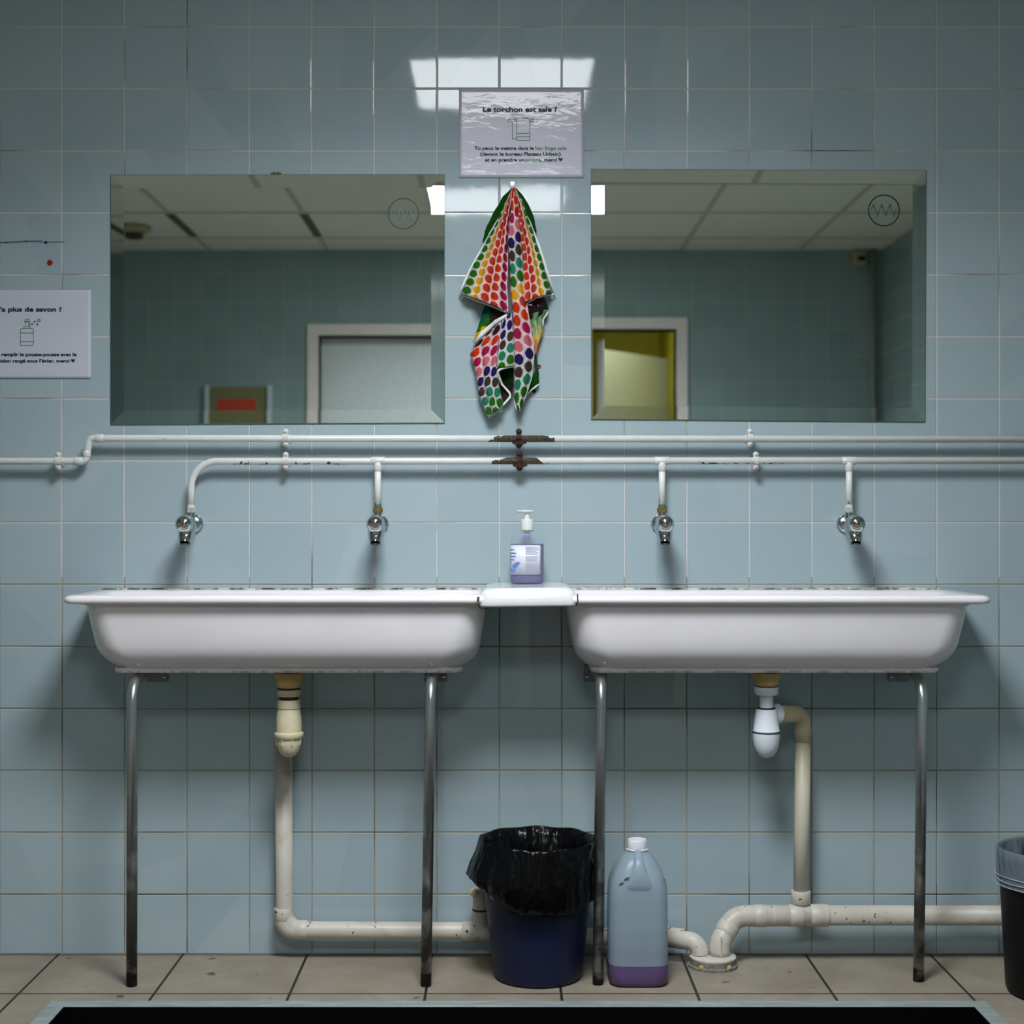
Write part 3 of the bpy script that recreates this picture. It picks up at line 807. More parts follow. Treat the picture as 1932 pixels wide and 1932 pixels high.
L([(42, 1337), (46, 1345), (48.5, 1358), (49.5, 1372), (48, 1381)], 'trap_body', M_CREAM, tr)
L([(48, 1381), (55, 1382), (56, 1385), (54, 1391), (50, 1393)], 'collar', M_CREAM, tr)
bowl = L([(47, 1393), (47, 1400), (44, 1409), (37, 1418), (26, 1424.5), (12, 1428), (1, 1428.7)], 'trap_bowl', M_CREAM, tr)
for k in range(8):
    a = 2*PI*(k+.5)/8; b = bmesh.new(); r_ = 24.5/S15
    tube(b, [(Xd+r_*math.cos(a)*1.03, -dd+r_*math.sin(a)*1.03, WZ(1391, dd)), (Xd+r_*math.cos(a)*.97, -dd+r_*math.sin(a)*.97, WZ(1404, dd))], 0.0016, 8)
    newobj('rib', b, M_CREAM, bowl)
dw = 0.042; XW = WX(534.5, dw); SW = FPX/(CAM_D-dw); rW = 16.3/SW; zH = WZ(1757, 0.055)
b = bmesh.new(); tube(b, fillet([(Xd, -dd+0.02, WZ(1352, dd)), (XW, -dw, WZ(1357, dd)), (XW, -dw, WZ(1385, dw))], 0.02, 8), 0.0178, 20); newobj('side_outlet', b, M_BEIGE, tr, True)
b = bmesh.new(); a_ = Vector((Xd, -dd+0.02, WZ(1352, dd))); c_ = Vector((XW, -dw, WZ(1357, dd))); sleeve(b, a_+(c_-a_)*.15, a_+(c_-a_)*.42, 0.0215, 20); newobj('outlet_nut', b, M_CREAM, tr, True, 40)

# left waste run
ws = thing('waste_pipe', 'white waste pipe dropping from the left sink and running behind the bin', 'pipe', (XW, -dw, 0.05))
zR = WZ(1769, .055)
XEND = WX(1321, .10); dE = 0.095
b = bmesh.new()
P0 = [(XW, -dw, WZ(1378, dw)), (XW+0.003, -dw, zH), (WX(900, .05), -dw, zH-0.003), (WX(1100, .05), -dw-0.002, zR), (WX(1262, .06), -dw-0.008, zR)]
tube(b, fillet(P0, [0.042, .02, .02], 10), rW, 24); newobj('pipe_run', b, M_WASTE, ws, True)
for (a, c_) in (((XW, -dw, WZ(1712, dw)), (XW+.0005, -dw, WZ(1735, dw))), ((WX(558, dw), -dw, zH), (WX(580, dw), -dw, zH)), ((WX(872, dw), -dw, zH-.003), (WX(896, dw), -dw, zH-.003))):
    b = bmesh.new(); sleeve(b, a, c_, rW*1.10, 24); newobj('pipe_socket', b, M_WASTE, ws, True, 40)
b = bmesh.new(); tube(b, fillet([(XW+.0005, -dw, WZ(1733, dw)), (XW+0.003, -dw, zH), (WX(560, dw), -dw, zH)], 0.036, 10), rW*1.07, 24); newobj('elbow', b, M_WASTE, ws, True)
# capped branch beside the bin
Xb = WX(908, .05)
b = bmesh.new(); tube(b, [(Xb, -dw, zH), (Xb, -dw, WZ(1700, .05)), (Xb-.002, -dw, WZ(1682, .05)), (Xb-.006, -dw+.006, WZ(1676, .05))], [.0215, .0205, .019, .012], 20); sleeve(b, (Xb-.02, -dw, zH), (Xb+.03, -dw, zH), .0232, 24)
br = newobj('branch', b, M_WASTE, ws, True, 50)
b = bmesh.new(); sleeve(b, (Xb, -dw, WZ(1719, .05)), (Xb, -dw, WZ(1715.5, .05)), .0218, 20); newobj('branch_clamp', b, M_RUST, br, True)
b = bmesh.new(); lathe(b, [(.010, 0), (.010, .012), (.006, .016)], (WX(894, .06), -dw-.01, WZ(1684, .06)), 'Y', 14); newobj('branch_cap', b, M_BEIGE, br, True, 40)
# down elbow into the floor flange
b = bmesh.new(); pE = fillet([(WX(1250, .06), -dw-.008, zR), (XEND, -dE, zR-0.0), (XEND, -dE, 0.028)], 0.036, 12); tube(b, pE, rW*1.04, 24); newobj('elbow', b, M_WASTE, ws, True)
b = bmesh.new(); sleeve(b, (WX(1266, .06), -dw-.012, zR), (WX(1290, .06), -dw-.026, zR), rW*1.16, 24); sleeve(b, (WX(1256, .06), -dw-.008, zR), (WX(1263, .06), -dw-.012, zR), rW*1.25, 24); newobj('pipe_socket', b, M_WASTE, ws, True, 40)

# right trap
Xd2 = WX(1446, .15)
tr = thing('bottle_trap', 'clean white bottle trap under the right sink', 'drain trap', (Xd2, -dd, WZ(1428, dd)), 'bottle traps under the sinks')
L([(60, 1269), (53, 1272), (51, 1279), (44, 1290), (42, 1293.5)], 'outlet_cone', M_OCHRE, tr)
L([(41, 1293.5), (42, 1295), (40, 1296)], 'washer', M_RUBBER, tr)
L([(44, 1295.5), (46, 1297), (46, 1305), (42, 1310.5), (30, 1311)], 'coupling_nut', M_PVC, tr)
L([(26, 1311), (26, 1338)], 'neck', M_PVC, tr)
L([(27, 1334.5), (35, 1335.5), (34, 1338)], 'washer', M_RUBBER, tr)
L([(35, 1337.5), (40, 1338.5), (46, 1360), (49, 1376), (51, 1378), (50, 1380)], 'trap_body', M_PVC, tr)
L([(52, 1380), (53, 1380.5), (53, 1382), (52, 1382.5)], 'seal_ring', M_RUBBER, tr)
L([(52, 1382.5), (51, 1392), (47, 1406), (38, 1418), (26, 1425.5), (12, 1429), (1, 1429.8)], 'trap_bowl', M_PVC, tr)
dv2 = 0.06; XV = WX(1515, dv2); zE = WZ(1348, .10)
a_ = Vector((Xd2, -dd, WZ(1347, dd))); c_ = Vector((XV, -dv2, WZ(1347, dv2)))
b = bmesh.new(); u_ = (c_-a_).normalized(); a2 = a_+u_*0.022; tube(b, [a2, a2+u_*.004, a2+u_*0.012, a2+u_*.014, a2+u_*.0145], [.014, .0180, .0245, .0245, .019], 28); newobj('outlet_nut', b, M_PVC, tr, True, 40)
rV = 14.7/(FPX/(CAM_D-dv2))
wr = thing('waste_pipe', 'white waste pipe dropping from the right sink to the thick low pipe', 'pipe', (XV, -dv2, 0.11))
b = bmesh.new(); tube(b, fillet([a2+u_*.012, c_, (XV, -dv2, WZ(1400, dv2))], 0.030, 10), rV*1.03, 24); newobj('elbow', b, M_BEIGE, wr, True)
b = bmesh.new(); sleeve(b, (XV, -dv2, WZ(1372, dv2)), (XV, -dv2, WZ(1387, dv2)), rV*1.10, 24); newobj('pipe_socket', b, M_BEIGE, wr, True, 40)
t_ = NT('yellowed_pipe', rough=.42)
zz = t_.sep(t_.coord())[2]
t_.base(t_.mix(t_.math('ADD', t_.math('MULTIPLY', t_.math('SUBTRACT', zz, 0.2), 2.2), t_.math('MULTIPLY', t_.math('SUBTRACT', t_.noise(9, 3), .5), .6), clamp=True), (0.62, 0.585, 0.52), (0.56, 0.46, 0.30)))
b = bmesh.new(); tube(b, [(XV, -dv2, WZ(1380, dv2)), (WX(1511, dv2), -dv2, WZ(1712, dv2))], rV, 24); newobj('pipe_run', b, t_.m, wr, True)
b = bmesh.new(); sleeve(b, (WX(1511, dv2), -dv2, WZ(1680, dv2)), (WX(1511, dv2), -dv2, WZ(1704, dv2)), 18.3/(FPX/(CAM_D-dv2)), 24)
tube(b, [(WX(1511, dv2), -dv2, WZ(1703, dv2)), (WX(1511, dv2), -dv2, WZ(1716, dv2))], 15.5/797, 24); newobj('pipe_socket', b, M_WASTE, wr, True, 40)

# thick low pipe
dL = 0.065; SL = FPX/(CAM_D-dL); zL = WZ(1727, dL); rL = 18.5/SL
lp_ = thing('drain_pipe', 'thick white drain pipe low on the wall with curved left end', 'pipe', (WX(1600, dL), -dL, 0.1))
XF = WX(1358, .10); dF = .10
b = bmesh.new(); tube(b, [(WX(1500, dL), -dL, zL), (XR-0.001, -dL, zL-0.001)], rL, 28); newobj('pipe_run', b, M_WASTE, lp_, True)
pth = fillet([(WX(1560, dL), -dL, zL), (WX(1385, dL), -dL-.005, zL), (XF, -dF, WZ(1775, .09)), (XF, -dF, 0.026)], [0.048, .045], 10)
b = bmesh.new(); tube(b, pth, rL*1.06, 28); newobj('elbow', b, M_WASTE, lp_, True)
def at_frac(path, f):
    tot = sum((q-p_).length for p_, q in zip(path, path[1:])); s_ = f*tot
    for p_, q in zip(path, path[1:]):
        l_ = (q-p_).length
        if s_ <= l_: return p_+(q-p_)*(s_/l_), (q-p_).normalized()
        s_ -= l_
    return path[-1], (path[-1]-path[-2]).normalized()
for f_, hl in ((0.02, .009), (0.235, .0155), (.40, .0015), (.50, .014), (.66, .0015), (.80, .013)):
    p_, t__ = at_frac(pth, f_); b = bmesh.new(); sleeve(b, p_-t__*hl, p_+t__*hl, rL*(1.13 if hl > .005 else 1.09), 28); newobj('pipe_socket', b, M_WASTE, lp_, True, 40)
b = bmesh.new(); sleeve(b, (WX(1494, dL), -dL, zL), (WX(1527, dL), -dL, zL), rL*1.10, 28); sleeve(b, (WX(1528, dL), -dL, zL), (WX(1554, dL), -dL, zL), rL*1.15, 28); newobj('tee_joint', b, M_WASTE, lp_, True, 40)
b = bmesh.new(); tube(b, [(XF, -dF-rL*1.08, .03), (XF, -dF-rL*1.08, .075)], .0022, 8); newobj('mould_seam', b, M_WASTE, lp_)
# floor flange
cxF = WX(1345, .10)
p = thing('floor_flange', 'grey round floor flange where both waste pipes enter the floor', 'pipe flange', (cxF, -.10, 0))
b = bmesh.new(); lathe(b, [(.058, 0), (.058, .006), (.054, .008), (.054, .018)], (cxF, -.098, 0), seg=40); newobj('ring', b, M_SCREED, p, True, 40)
b = bmesh.new(); lathe(b, [(.053, .018), (.0545, .020), (.0545, .024), (.050, .0265), (.03, .027)], (cxF, -.098, 0), seg=40); newobj('cover', b, M_WASTE, p, True, 40)
for a in (-2.2, -.95):
    b = bmesh.new(); lathe(b, [(.006, .0), (.006, .005), (.003, .007)], (cxF+.054*math.cos(a), -.098+.054*math.sin(a), .007), seg=10); newobj('bolt', b, M_OCHRE, p)

# ================================================================== BIN WITH BLACK BAG
cxB, cyB = 0.0785, -0.178
p = thing('waste_bin', 'blue bucket lined with a black bag, between the sinks', 'bin', (cxB, cyB, 0))
b = bmesh.new(); lathe(b, [(.093, .001), (.098, .004), (.1005, .010), (.128, .245), (.131, .300), (.1295, .300), (.1262, .240), (.099, .012)], (cxB, cyB, 0), seg=56); newobj('bucket', b, M_BLUE, p, True, 40)
b = bmesh.new(); N = 144; loops = []
def bagr(a, k):
    w1 = math.sin(7*a+1.3)+.7*math.sin(13*a+k*1.9)+.5*math.sin(23*a+2.1*k)
    return w1
prof = [(.060, .12, .003), (.100, .19, .005), (.114, .262, .006), (.1225, .297, .003), (.1300, .3150, .0012), (.1345, .3165, .001), (.1375, .3110, .0015),
        (.141, .290, .0020), (.1455, .262, .0028), (.1485, .235, .0036), (.1490, .205, .004), (.1440, .187, .004), (.1370, .180, .003), (.1335, .184, .002)]
for k, (r, z_, amp) in enumerate(prof):
    lp = []
    for i in range(N):
        a = 2*PI*i/N; left = max(0, math.cos(a-PI*0.98)); fr = max(0, -math.sin(a))
        rad = r+amp*bagr(a, k*.25)*.7
        if 7 <= k: rad += .016*left*math.exp(-((z_-.24)/.035)**2)-(.007 if k < 9 else .014)*math.exp(-((a-5.83)/.38)**2)
        zz_ = z_
        if k >= 10: zz_ -= (.012*max(0, math.sin(-a+.2))+.004*math.sin(5*a)-.055*left**2*.9) * (1 if k > 10 else .6)
        if 3 <= k <= 6: zz_ += .0015*math.sin(9*a)
        lp.append(Vector((cxB+rad*math.cos(a), cyB+rad*math.sin(a), zz_)))
    loops.append(lp)
loft(b, loops, cap0=True, cap1=False); newobj('bag', b, M_BAG, p, True)

# right bin with clear bag
cxR, cyR = 1.229, -0.305
p = thing('waste_bin', 'black bin with a clear bag folded over its rim, at the right edge', 'bin', (cxR, cyR, 0))
b = bmesh.new(); lathe(b, [(.105, .001), (.114, .004), (.118, .012), (.1335, .300), (.1355, .318), (.132, .318), (.129, .290), (.114, .014)], (cxR, cyR, 0), seg=64); newobj('bucket', b, M_BLACKP, p, True, 40)
b = bmesh.new(); loops = []
for k, (r, z_, amp) in enumerate([(.06, .20, .010), (.105, .235, .008), (.122, .285, .004), (.1285, .314, .0015), (.1335, .3215, .0006), (.1385, .318, .0006), (.1385, .300, .0008), (.1378, .27, .0010), (.1370, .25, .0012), (.1368, .2405, .0006)]):
    loops.append([Vector((cxR+(r+amp*bagr(2*PI*i/N, k*.5)*.6)*math.cos(2*PI*i/N), cyR+(r+amp*bagr(2*PI*i/N, k*.5)*.6)*math.sin(2*PI*i/N), z_+(.003*math.sin(2*PI*i/N*4) if k > 6 else 0))) for i in range(N)])
loft(b, loops, cap0=True, cap1=False); newobj('bag', b, M_CLEARBAG, p, True)
for z_ in (.262, .254, .241):
    b = bmesh.new(); tube(b, [(cxR+.1392*math.cos(2*PI*k/64), cyR+.1392*math.sin(2*PI*k/64), z_+.002*math.sin(2*PI*k/64*3+z_*300)) for k in range(65)], .0011, 6, False); newobj('bag_fold', b, simple('bag_fold_film', (.35, .42, .46), .25), p, True)

# ================================================================== JUG
cj, yj = WX(1202, .205), -.205
p = thing('soap_jug', 'translucent plastic jug with purple soap at the bottom, beside the bin', 'jug', (cj, yj, 0))
b = bmesh.new()
sec = [(.054, .054, .025, .0012), (.060, .060, .030, .004), (.0645, .0645, .032, .012), (.0660, .066, .032, .03), (.0660, .066, .032, .12), (.0655, .0655, .032, .19), (.0645, .0645, .032, .215),
       (.0600, .060, .030, .236), (.0520, .053, .028, .256), (.0420, .044, .026, .272), (.0320, .034, .022, .285), (.0235, .0235, .0225, .292), (.0205, .0205, .0204, .296)]
loft(b, [rr(cj-hx_, cj+hx_, yj-hy, yj+hy, r, z_, 8) for hx_, hy, r, z_ in sec]); jug = newobj('bottle', b, M_JUG, p, True, 60)
b = bmesh.new(); k_ = 1.0
loft(b, [rr(cj-hx_*k_, cj+hx_*k_, yj-hy*k_, yj+hy*k_, r, z_, 8) for hx_, hy, r, z_ in ((.055, .055, .025, .0008), (.0610, .0610, .030, .0035), (.0655, .0655, .032, .012), (.0667, .0667, .032, .03), (.0667, .0667, .032, .049), (.0650, .0650, .031, .0495))]); newobj('soap', b, M_JUGLIQ, p, True, 50)
b = bmesh.new(); loops = []
for hw_, yo, th, z_ in ((.006, -.024, .004, .3000), (.0080, -.033, .008, .296), (.0095, -.044, .014, .286), (.0115, -.053, .018, .276), (.0150, -.0600, .018, .263), (.0200, -.0640, .014, .248), (.0270, -.0655, .010, .232), (.0310, -.0645, .006, .218), (.0300, -.0590, .003, .208)):
    loops.append([Vector((cj+hw_*math.copysign(abs(math.cos(2*PI*i/32))**.8, math.cos(2*PI*i/32)), yj+yo+th*.5-th*.55*math.sin(2*PI*i/32), z_)) for i in range(32)])
loft(b, loops); newobj('handle', b, M_JUG, p, True)
b = bmesh.new(); lathe(b, [(.0200, .294), (.0235, .295), (.0245, .297), (.0215, .298), (.0218, .3165), (.0200, .3195), (.014, .3195), (.013, .3185)], (cj, yj, 0), seg=40)
cap_ = newobj('cap', b, simple('cap_white', (.70, .68, .74), .4), p, True, 40)
M_SMUD = simple('faded_print', (.09, .09, .13), .6, var=.4, nscale=300)
for x_, z_, s in ((-.0400, .232, 1), (-.0285, .243, 1), (.0535, .235, 1), (.0560, .225, 1)):
    b = bmesh.new(); hx_ = .0062
    pts_ = [(x_-hx_, z_-.003), (x_+hx_*.6, z_-.001), (x_+hx_, z_+.004), (x_-hx_*.4, z_+.002)]
    loft(b, [[Vector((cj+a, yj-(.0585 if abs(x_) < .05 else .042)-e, c_)) for a, c_ in pts_] for e in (0, .0025)]); newobj('printed_mark', b, M_SMUD, p)

# ================================================================== SOAP BOTTLE
cs, ys, zs = WX(994.5, .07), -.070, 0.8929
def sec_(a, bb, z_, n_=40, pw=.75):
    out = []
    for i in range(n_):
        t0 = 2*PI*i/n_; c_, s_ = math.cos(t0), math.sin(t0)
        out.append(Vector((cs+a*math.copysign(abs(c_)**pw, c_), ys+bb*math.copysign(abs(s_)**pw, s_), zs+z_)))
    return out
p = thing('soap_dispenser', 'clear pump bottle of purple liquid soap standing on the small shelf', 'soap bottle', (cs, ys, zs))
b = bmesh.new()
bs = [(.034, .018, .0002), (.0375, .0215, .0015), (.0390, .0225, .005), (.0397, .023, .02), (.0400, .023, .06), (.0398, .023, .095), (.0385, .022, .103), (.0345, .0205, .112), (.0270, .018, .1185), (.0180, .015, .122), (.0135, .0130, .1235)]
loft(b, [sec_(a, bb, z_, pw=.75 if a > .015 else 1) for a, bb, z_ in bs]); newobj('bottle', b, M_CLEAR, p, True, 60)
b = bmesh.new(); loft(b, [sec_(a*.965, bb*.95, z_+.0008) for a, bb, z_ in bs[1:5]]+[sec_(.040*.965, .023*.95, .093)]); newobj('liquid_soap', b, M_SOAP, p, True, 60)
b = bmesh.new(); lathe(b, [(.0125, .1235), (.0145, .1245), (.0145, .126)], (cs, ys, zs)); newobj('neck_ring', b, simple('neck_grey', (.30, .32, .26), .3), p, True, 40)
b = bmesh.new(); lathe(b, [(.0138, .126), (.0140, .150), (.0128, .1515), (.0075, .152)], (cs, ys, zs)); newobj('collar', b, M_SHELF, p, True, 40)
b = bmesh.new(); lathe(b, [(.0068, .152), (.0060, .157), (.0050, .163), (.0048, .166)], (cs, ys, zs)); newobj('stem', b, M_SHELF, p, True, 40)
b = bmesh.new()
# pump head: flat oval with a nozzle to the left
loops = []
for hx_, hy, z_, ox in ((.010, .006, .1655, -.003), (.0200, .0095, .1680, -.0045), (.0238, .0115, .1700, -.0055), (.0200, .0100, .1720, -.0050), (.0100, .0060, .1730, -.004)):
    loops.append([Vector((cs+ox+hx_*math.cos(2*PI*i/28), ys+hy*math.sin(2*PI*i/28), zs+z_)) for i in range(28)])
loft(b, loops); newobj('pump_head', b, M_SHELF, p, True)
b = bmesh.new(); lathe(b, [(.0060, .1225), (.0078, .119), (.0078, .110), (.0040, .104), (.0030, .100), (.0026, .02)], (cs, ys, zs), seg=20); newobj('dip_tube', b, simple('violet_tube', (.20, .17, .46), .3), p, True, 40)
def surfy(x_, off=.0012):
    q = min(1, abs(x_-cs)/.0402); c_ = q**(1/.75); s_ = math.sqrt(max(0, 1-c_*c_)); return ys-.0232*s_**.75-off
b = bmesh.new(); cols = []
x0, x1 = cs-.0396, cs+.0322; NX = 28
for i in range(NX+1):
    x_ = x0+(x1-x0)*i/NX; rem = x1-x_; e = 0
    if rem < .004: e = .004-math.sqrt(max(0, .004**2-(.004-rem)**2))
    cols.append((b.verts.new((x_, surfy(x_), zs+.0215+e)), b.verts.new((x_, surfy(x_), zs+.0905-e))))
for a, c_ in zip(cols, cols[1:]): b.faces.new((a[0], c_[0], c_[1], a[1]))
lb = newobj('label', b, M_LABEL, p, True); sol = lb.modifiers.new('s', 'SOLIDIFY'); sol.thickness = .0003
for k, (txt, z_) in enumerate((('ant', .0785), ('step', .0705), ('seido', .0625), ('nce', .0550))):
    lettering('lettering', txt, cs-.0390, cs-.0390+(.0085 if len(txt) == 3 else .0125), zs+z_, .0042, 0, M_BINK, p, .03, surf=lambda x_: surfy(x_, .0018))
b = bmesh.new()
for cx_, cz_, rx, rz, rot in ((-.030, .036, .011, .0050, .9), (-.026, .045, .010, .005, .5), (-.034, .0300, .006, .005, .3)):
    vs_ = []
    for k in range(18):
        a = 2*PI*k/18; u0, v0 = rx*math.cos(a), rz*math.sin(a); x_ = max(cs-.0392, cs+cx_+u0*math.cos(rot)-v0*math.sin(rot))
        vs_.append(b.verts.new((x_, surfy(x_, .0018), zs+cz_+u0*math.sin(rot)+v0*math.cos(rot))))
    b.faces.new(vs_)
newobj('printed_flower', b, M_BART, p)
b = bmesh.new()
for k in range(26):
    z_ = .0865-k*.0024
    if k in (8, 15): continue
    xa = cs-.004; xe = cs+.027-random.random()*.006
    q = [(xa, z_), ((xa+xe)/2, z_), (xe, z_)]
    for (a0, z0), (a1, z1) in zip(q, q[1:]):
        b.faces.new([b.verts.new(v_) for v_ in ((a0, surfy(a0, .0019), zs+z0), (a1, surfy(a1, .0019), zs+z1), (a1, surfy(a1, .0019), zs+z1-.0010), (a0, surfy(a0, .0019), zs+z0-.0010))])
newobj('fine_print', b, M_LABEL2, p)

# ================================================================== POSTERS
def sheet(name, label, x0, x1, y0, y1, mat, wav):
    """paper held to the wall; pixel corners at the wall"""
    X0, X1, Z1, Z0 = WX(x0, 0), WX(x1, 0), WZ(y0, 0), WZ(y1, 0)
    p = thing(name, label, 'poster', ((X0+X1)/2, -.003, Z0))
    b = bmesh.new(); nx, nz = 40, 28; g = []
    for j in range(nz+1):
        row = []
        for i in range(nx+1):
            u_, v_ = i/nx, j/nz
            yy = -.0022-wav*(.5+.5*math.sin(u_*9+v_*5))*.5*(v_*(1-v_)*3+.15)
            row.append(b.verts.new((X0+(X1-X0)*u_, yy, Z0+(Z1-Z0)*v_)))
        g.append(row)
    for j in range(nz):
        for i in range(nx): b.faces.new((g[j][i], g[j][i+1], g[j+1][i+1], g[j+1][i]))
    o = newobj('sheet', b, mat, p, True); s_ = o.modifiers.new('s', 'SOLIDIFY'); s_.thickness = .0004; s_.offset = 1
    return p
p1 = sheet('poster', 'plastic-sleeved notice about the dirty cloth, above the towel', 866, 1101.5, 169, 335.5, M_PAPER1, .0008)
YP = -.0036
def ln(parent, txt, x0, x1, base, cap, mat, bold=.03):
    lettering('lettering', txt, WX(x0, .0036), WX(x1, .0036), WZ(base, .0036), cap/787.0, YP, mat, parent, bold)
ln(p1, 'Le torchon est sale ?', 911, 1051, 210.5, 9.2, M_INK, .035)
ln(p1, 'Tu peux le mettre dans le', 895, 1007, 282.5, 6.6, M_INK)
ln(p1, 'bac linge sale', 1010, 1069, 282.5, 6.6, M_GINK2)
ln(p1, '(devant le bureau Plateau Urbain)', 906, 1058, 293.5, 6.6, M_INK)
ln(p1, 'et en prendre un', 915, 989, 304.5, 6.6, M_INK)
ln(p1, 'propre', 991, 1020, 304.5, 6.6, M_GINK2)
ln(p1, ', merci', 1021, 1051, 304.5, 6.6, M_INK)
b = bmesh.new(); heart(b, WX(1057.5, 0), WZ(301.5, 0), .0112, YP); newobj('heart', b, M_INK, p1)
b = bmesh.new()
def R2(pts, closed=False, w_=.0013): ribbon(b, [(WX(a, .0036), WZ(c_, .0036)) for a, c_ in pts], YP, w_, closed)
def circ(cx, cy, r, n_=16): R2([(cx+r*math.cos(2*PI*k/n_), cy+r*math.sin(2*PI*k/n_)) for k in range(n_)], True)
circ(961.5, 227, 3); circ(1004.5, 227, 3)
R2([(964, 225.5), (972, 225.5), (975, 222.6), (993, 222.6), (997, 224.5), (999.5, 228), (999.5, 265), (975, 265), (975, 226)])
R2([(964, 229), (975, 229)]); R2([(999.5, 228.5), (1002, 228.5)]); R2([(966.5, 229), (966.5, 262), (975, 262)]); R2([(972, 225.5), (972, 229)])
R2([(975, 251.5), (999.5, 251.5)]); R2([(975, 258), (999.5, 258)])
newobj('towel_drawing', b, M_GINK, p1)
p2 = sheet('poster', 'plain paper notice about soap at the left edge of the wall', -64, 172, 547.5, 714, M_PAPER2, .0004)
ln(p2, 'Y’a plus de savon ?', -12, 116.5, 587.5, 8.6, M_INK, .035)
ln(p2, 'Tu peux remplir le pousse-pousse avec le', -37, 144.5, 671.5, 6.2, M_INK, .035)
ln(p2, 'bidon rangé sous l’évier, merci', -4, 131, 683.5, 6.2, M_INK, .035)
b = bmesh.new(); heart(b, WX(138.5, 0), WZ(680.5, 0), .0105, YP); newobj('heart', b, M_INK, p2)
b = bmesh.new()
R2([(38.5, 622), (40, 620), (61.5, 620), (63, 622), (63, 649.5), (61.5, 651.5), (40, 651.5), (38.5, 649.5)], True)
R2([(38.5, 628), (63, 628)]); R2([(38.5, 644.5), (63, 644.5)]); R2([(44, 620), (45, 616.5), (56.5, 616.5), (57.5, 620)])
R2([(48, 616.5), (48, 607), (54, 607), (54, 616.5)]); R2([(46, 606.5), (47.5, 603), (54.5, 602.3), (56, 606.5)], True); R2([(54, 613.5), (61, 613), (62.5, 610.5), (56, 610)])
circ(73.5, 604.5, 2.5); circ(65.5, 606.5, 1.1); circ(70.3, 612, 1.4)
newobj('soap_drawing', b, M_GINK, p2)

# small marks and plugs on the front wall
b = bmesh.new()
ribbon(b, [(WX(-8, 0), WZ(457.5, 0)), (WX(12, 0), WZ(457.5, 0)), (WX(50, 0), WZ(455.5, 0)), (WX(78, 0), WZ(455, 0))], -.0006, .0038)
ribbon(b, [(WX(78, 0), WZ(457, 0)), (WX(121, 0), WZ(456.5, 0))], -.0006, .0022)
tag(newobj('pen_stroke', b, simple('blue_marker', (.06, .15, .24), .5)), 'blue marker stroke across the tile at the upper left', 'mark')
def plug(label, px, py, r, mat, name='wall_plug'):
    c_ = W(px, py, 0); b = bmesh.new(); lathe(b, [(r, 0.0), (r*1.02, .002), (r*.7, .004), (r*.45, .0036)], (c_.x, 0, c_.z), 'Y', 20)
    p = thing(name, label, 'wall plug', (c_.x, 0, c_.z)); newobj('rim', b, mat, p, True, 50)
    b = bmesh.new(); lathe(b, [(r*.42, .0032), (r*.3, .0046)], (c_.x, 0, c_.z), 'Y', 12); newobj('hole', b, M_DARK, p)
plug('red wall plug above the soap notice', 94.5, 495.5, .0066, M_RED)
plug('red wall plug right of the hanging towel', 1016.5, 691.5, .0052, M_RED)
plug('tiny dark screw hole on the blue marker stroke', 87, 457.5, .0032, M_DARK)
plug('dark hole right of the bottom of the towel', 1007.5, 738, .0045, M_DARK)
b = bmesh.new(); c_ = W(521, 327, 0)
for k in range(5): box(b, c_.x-.012+k*.005, c_.x-.007+k*.005, -.005, -.0005, c_.z-.004, c_.z+.001+.002*(k % 2), .0008, 1)
tag(newobj('adhesive_lump', b, simple('olive_glue', (.13, .14, .06), .7)), 'olive lump of old glue on top of the left mirror', 'glue')

# ================================================================== HOOK
hk = thing('wall_hook', 'small white adhesive hook holding the towel', 'hook', (WX(967, 0), 0, WZ(350, 0)))
b = bmesh.new(); box(b, WX(961.5, 0), WX(973, 0), -.004, -.0005, WZ(372, 0), WZ(342, 0), .002, 3); newobj('base', b, M_SHELF, hk, True, 40)
b = bmesh.new(); tube(b, fillet([(WX(967, 0), -.004, WZ(362, 0)), (WX(967, 0), -.024, WZ(364, 0)), (WX(967, 0), -.026, WZ(355, 0))], .005), .0035, 12); newobj('prong', b, M_SHELF, hk, True)

# ================================================================== TOWEL
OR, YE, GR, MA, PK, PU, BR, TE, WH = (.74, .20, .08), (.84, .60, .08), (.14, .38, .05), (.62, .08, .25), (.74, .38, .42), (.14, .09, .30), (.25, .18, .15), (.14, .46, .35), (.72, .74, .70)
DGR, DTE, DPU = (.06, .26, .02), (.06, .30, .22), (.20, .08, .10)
def zp(q):
    zx, zy, d = q; return W(840+zx/4.025, 330+zy/4.025, d)
def resample(pts, n_):
    v_ = [zp(q) for q in pts]; Ls = [0]
    for a, c_ in zip(v_, v_[1:]): Ls.append(Ls[-1]+(c_-a).length)
    out = []
    for k in range(n_+1):
        s_ = Ls[-1]*k/n_
        for i in range(len(v_)-1):
            if s_ <= Ls[i+1]+1e-9:
                f_ = (s_-Ls[i])/(Ls[i+1]-Ls[i]+1e-9); out.append(v_[i].lerp(v_[i+1], min(1, f_))); break
    return out
tb = bmesh.new(); tuv = tb.loops.layers.uv.new('UVMap'); tcl = tb.loops.layers.color.new('stripe')
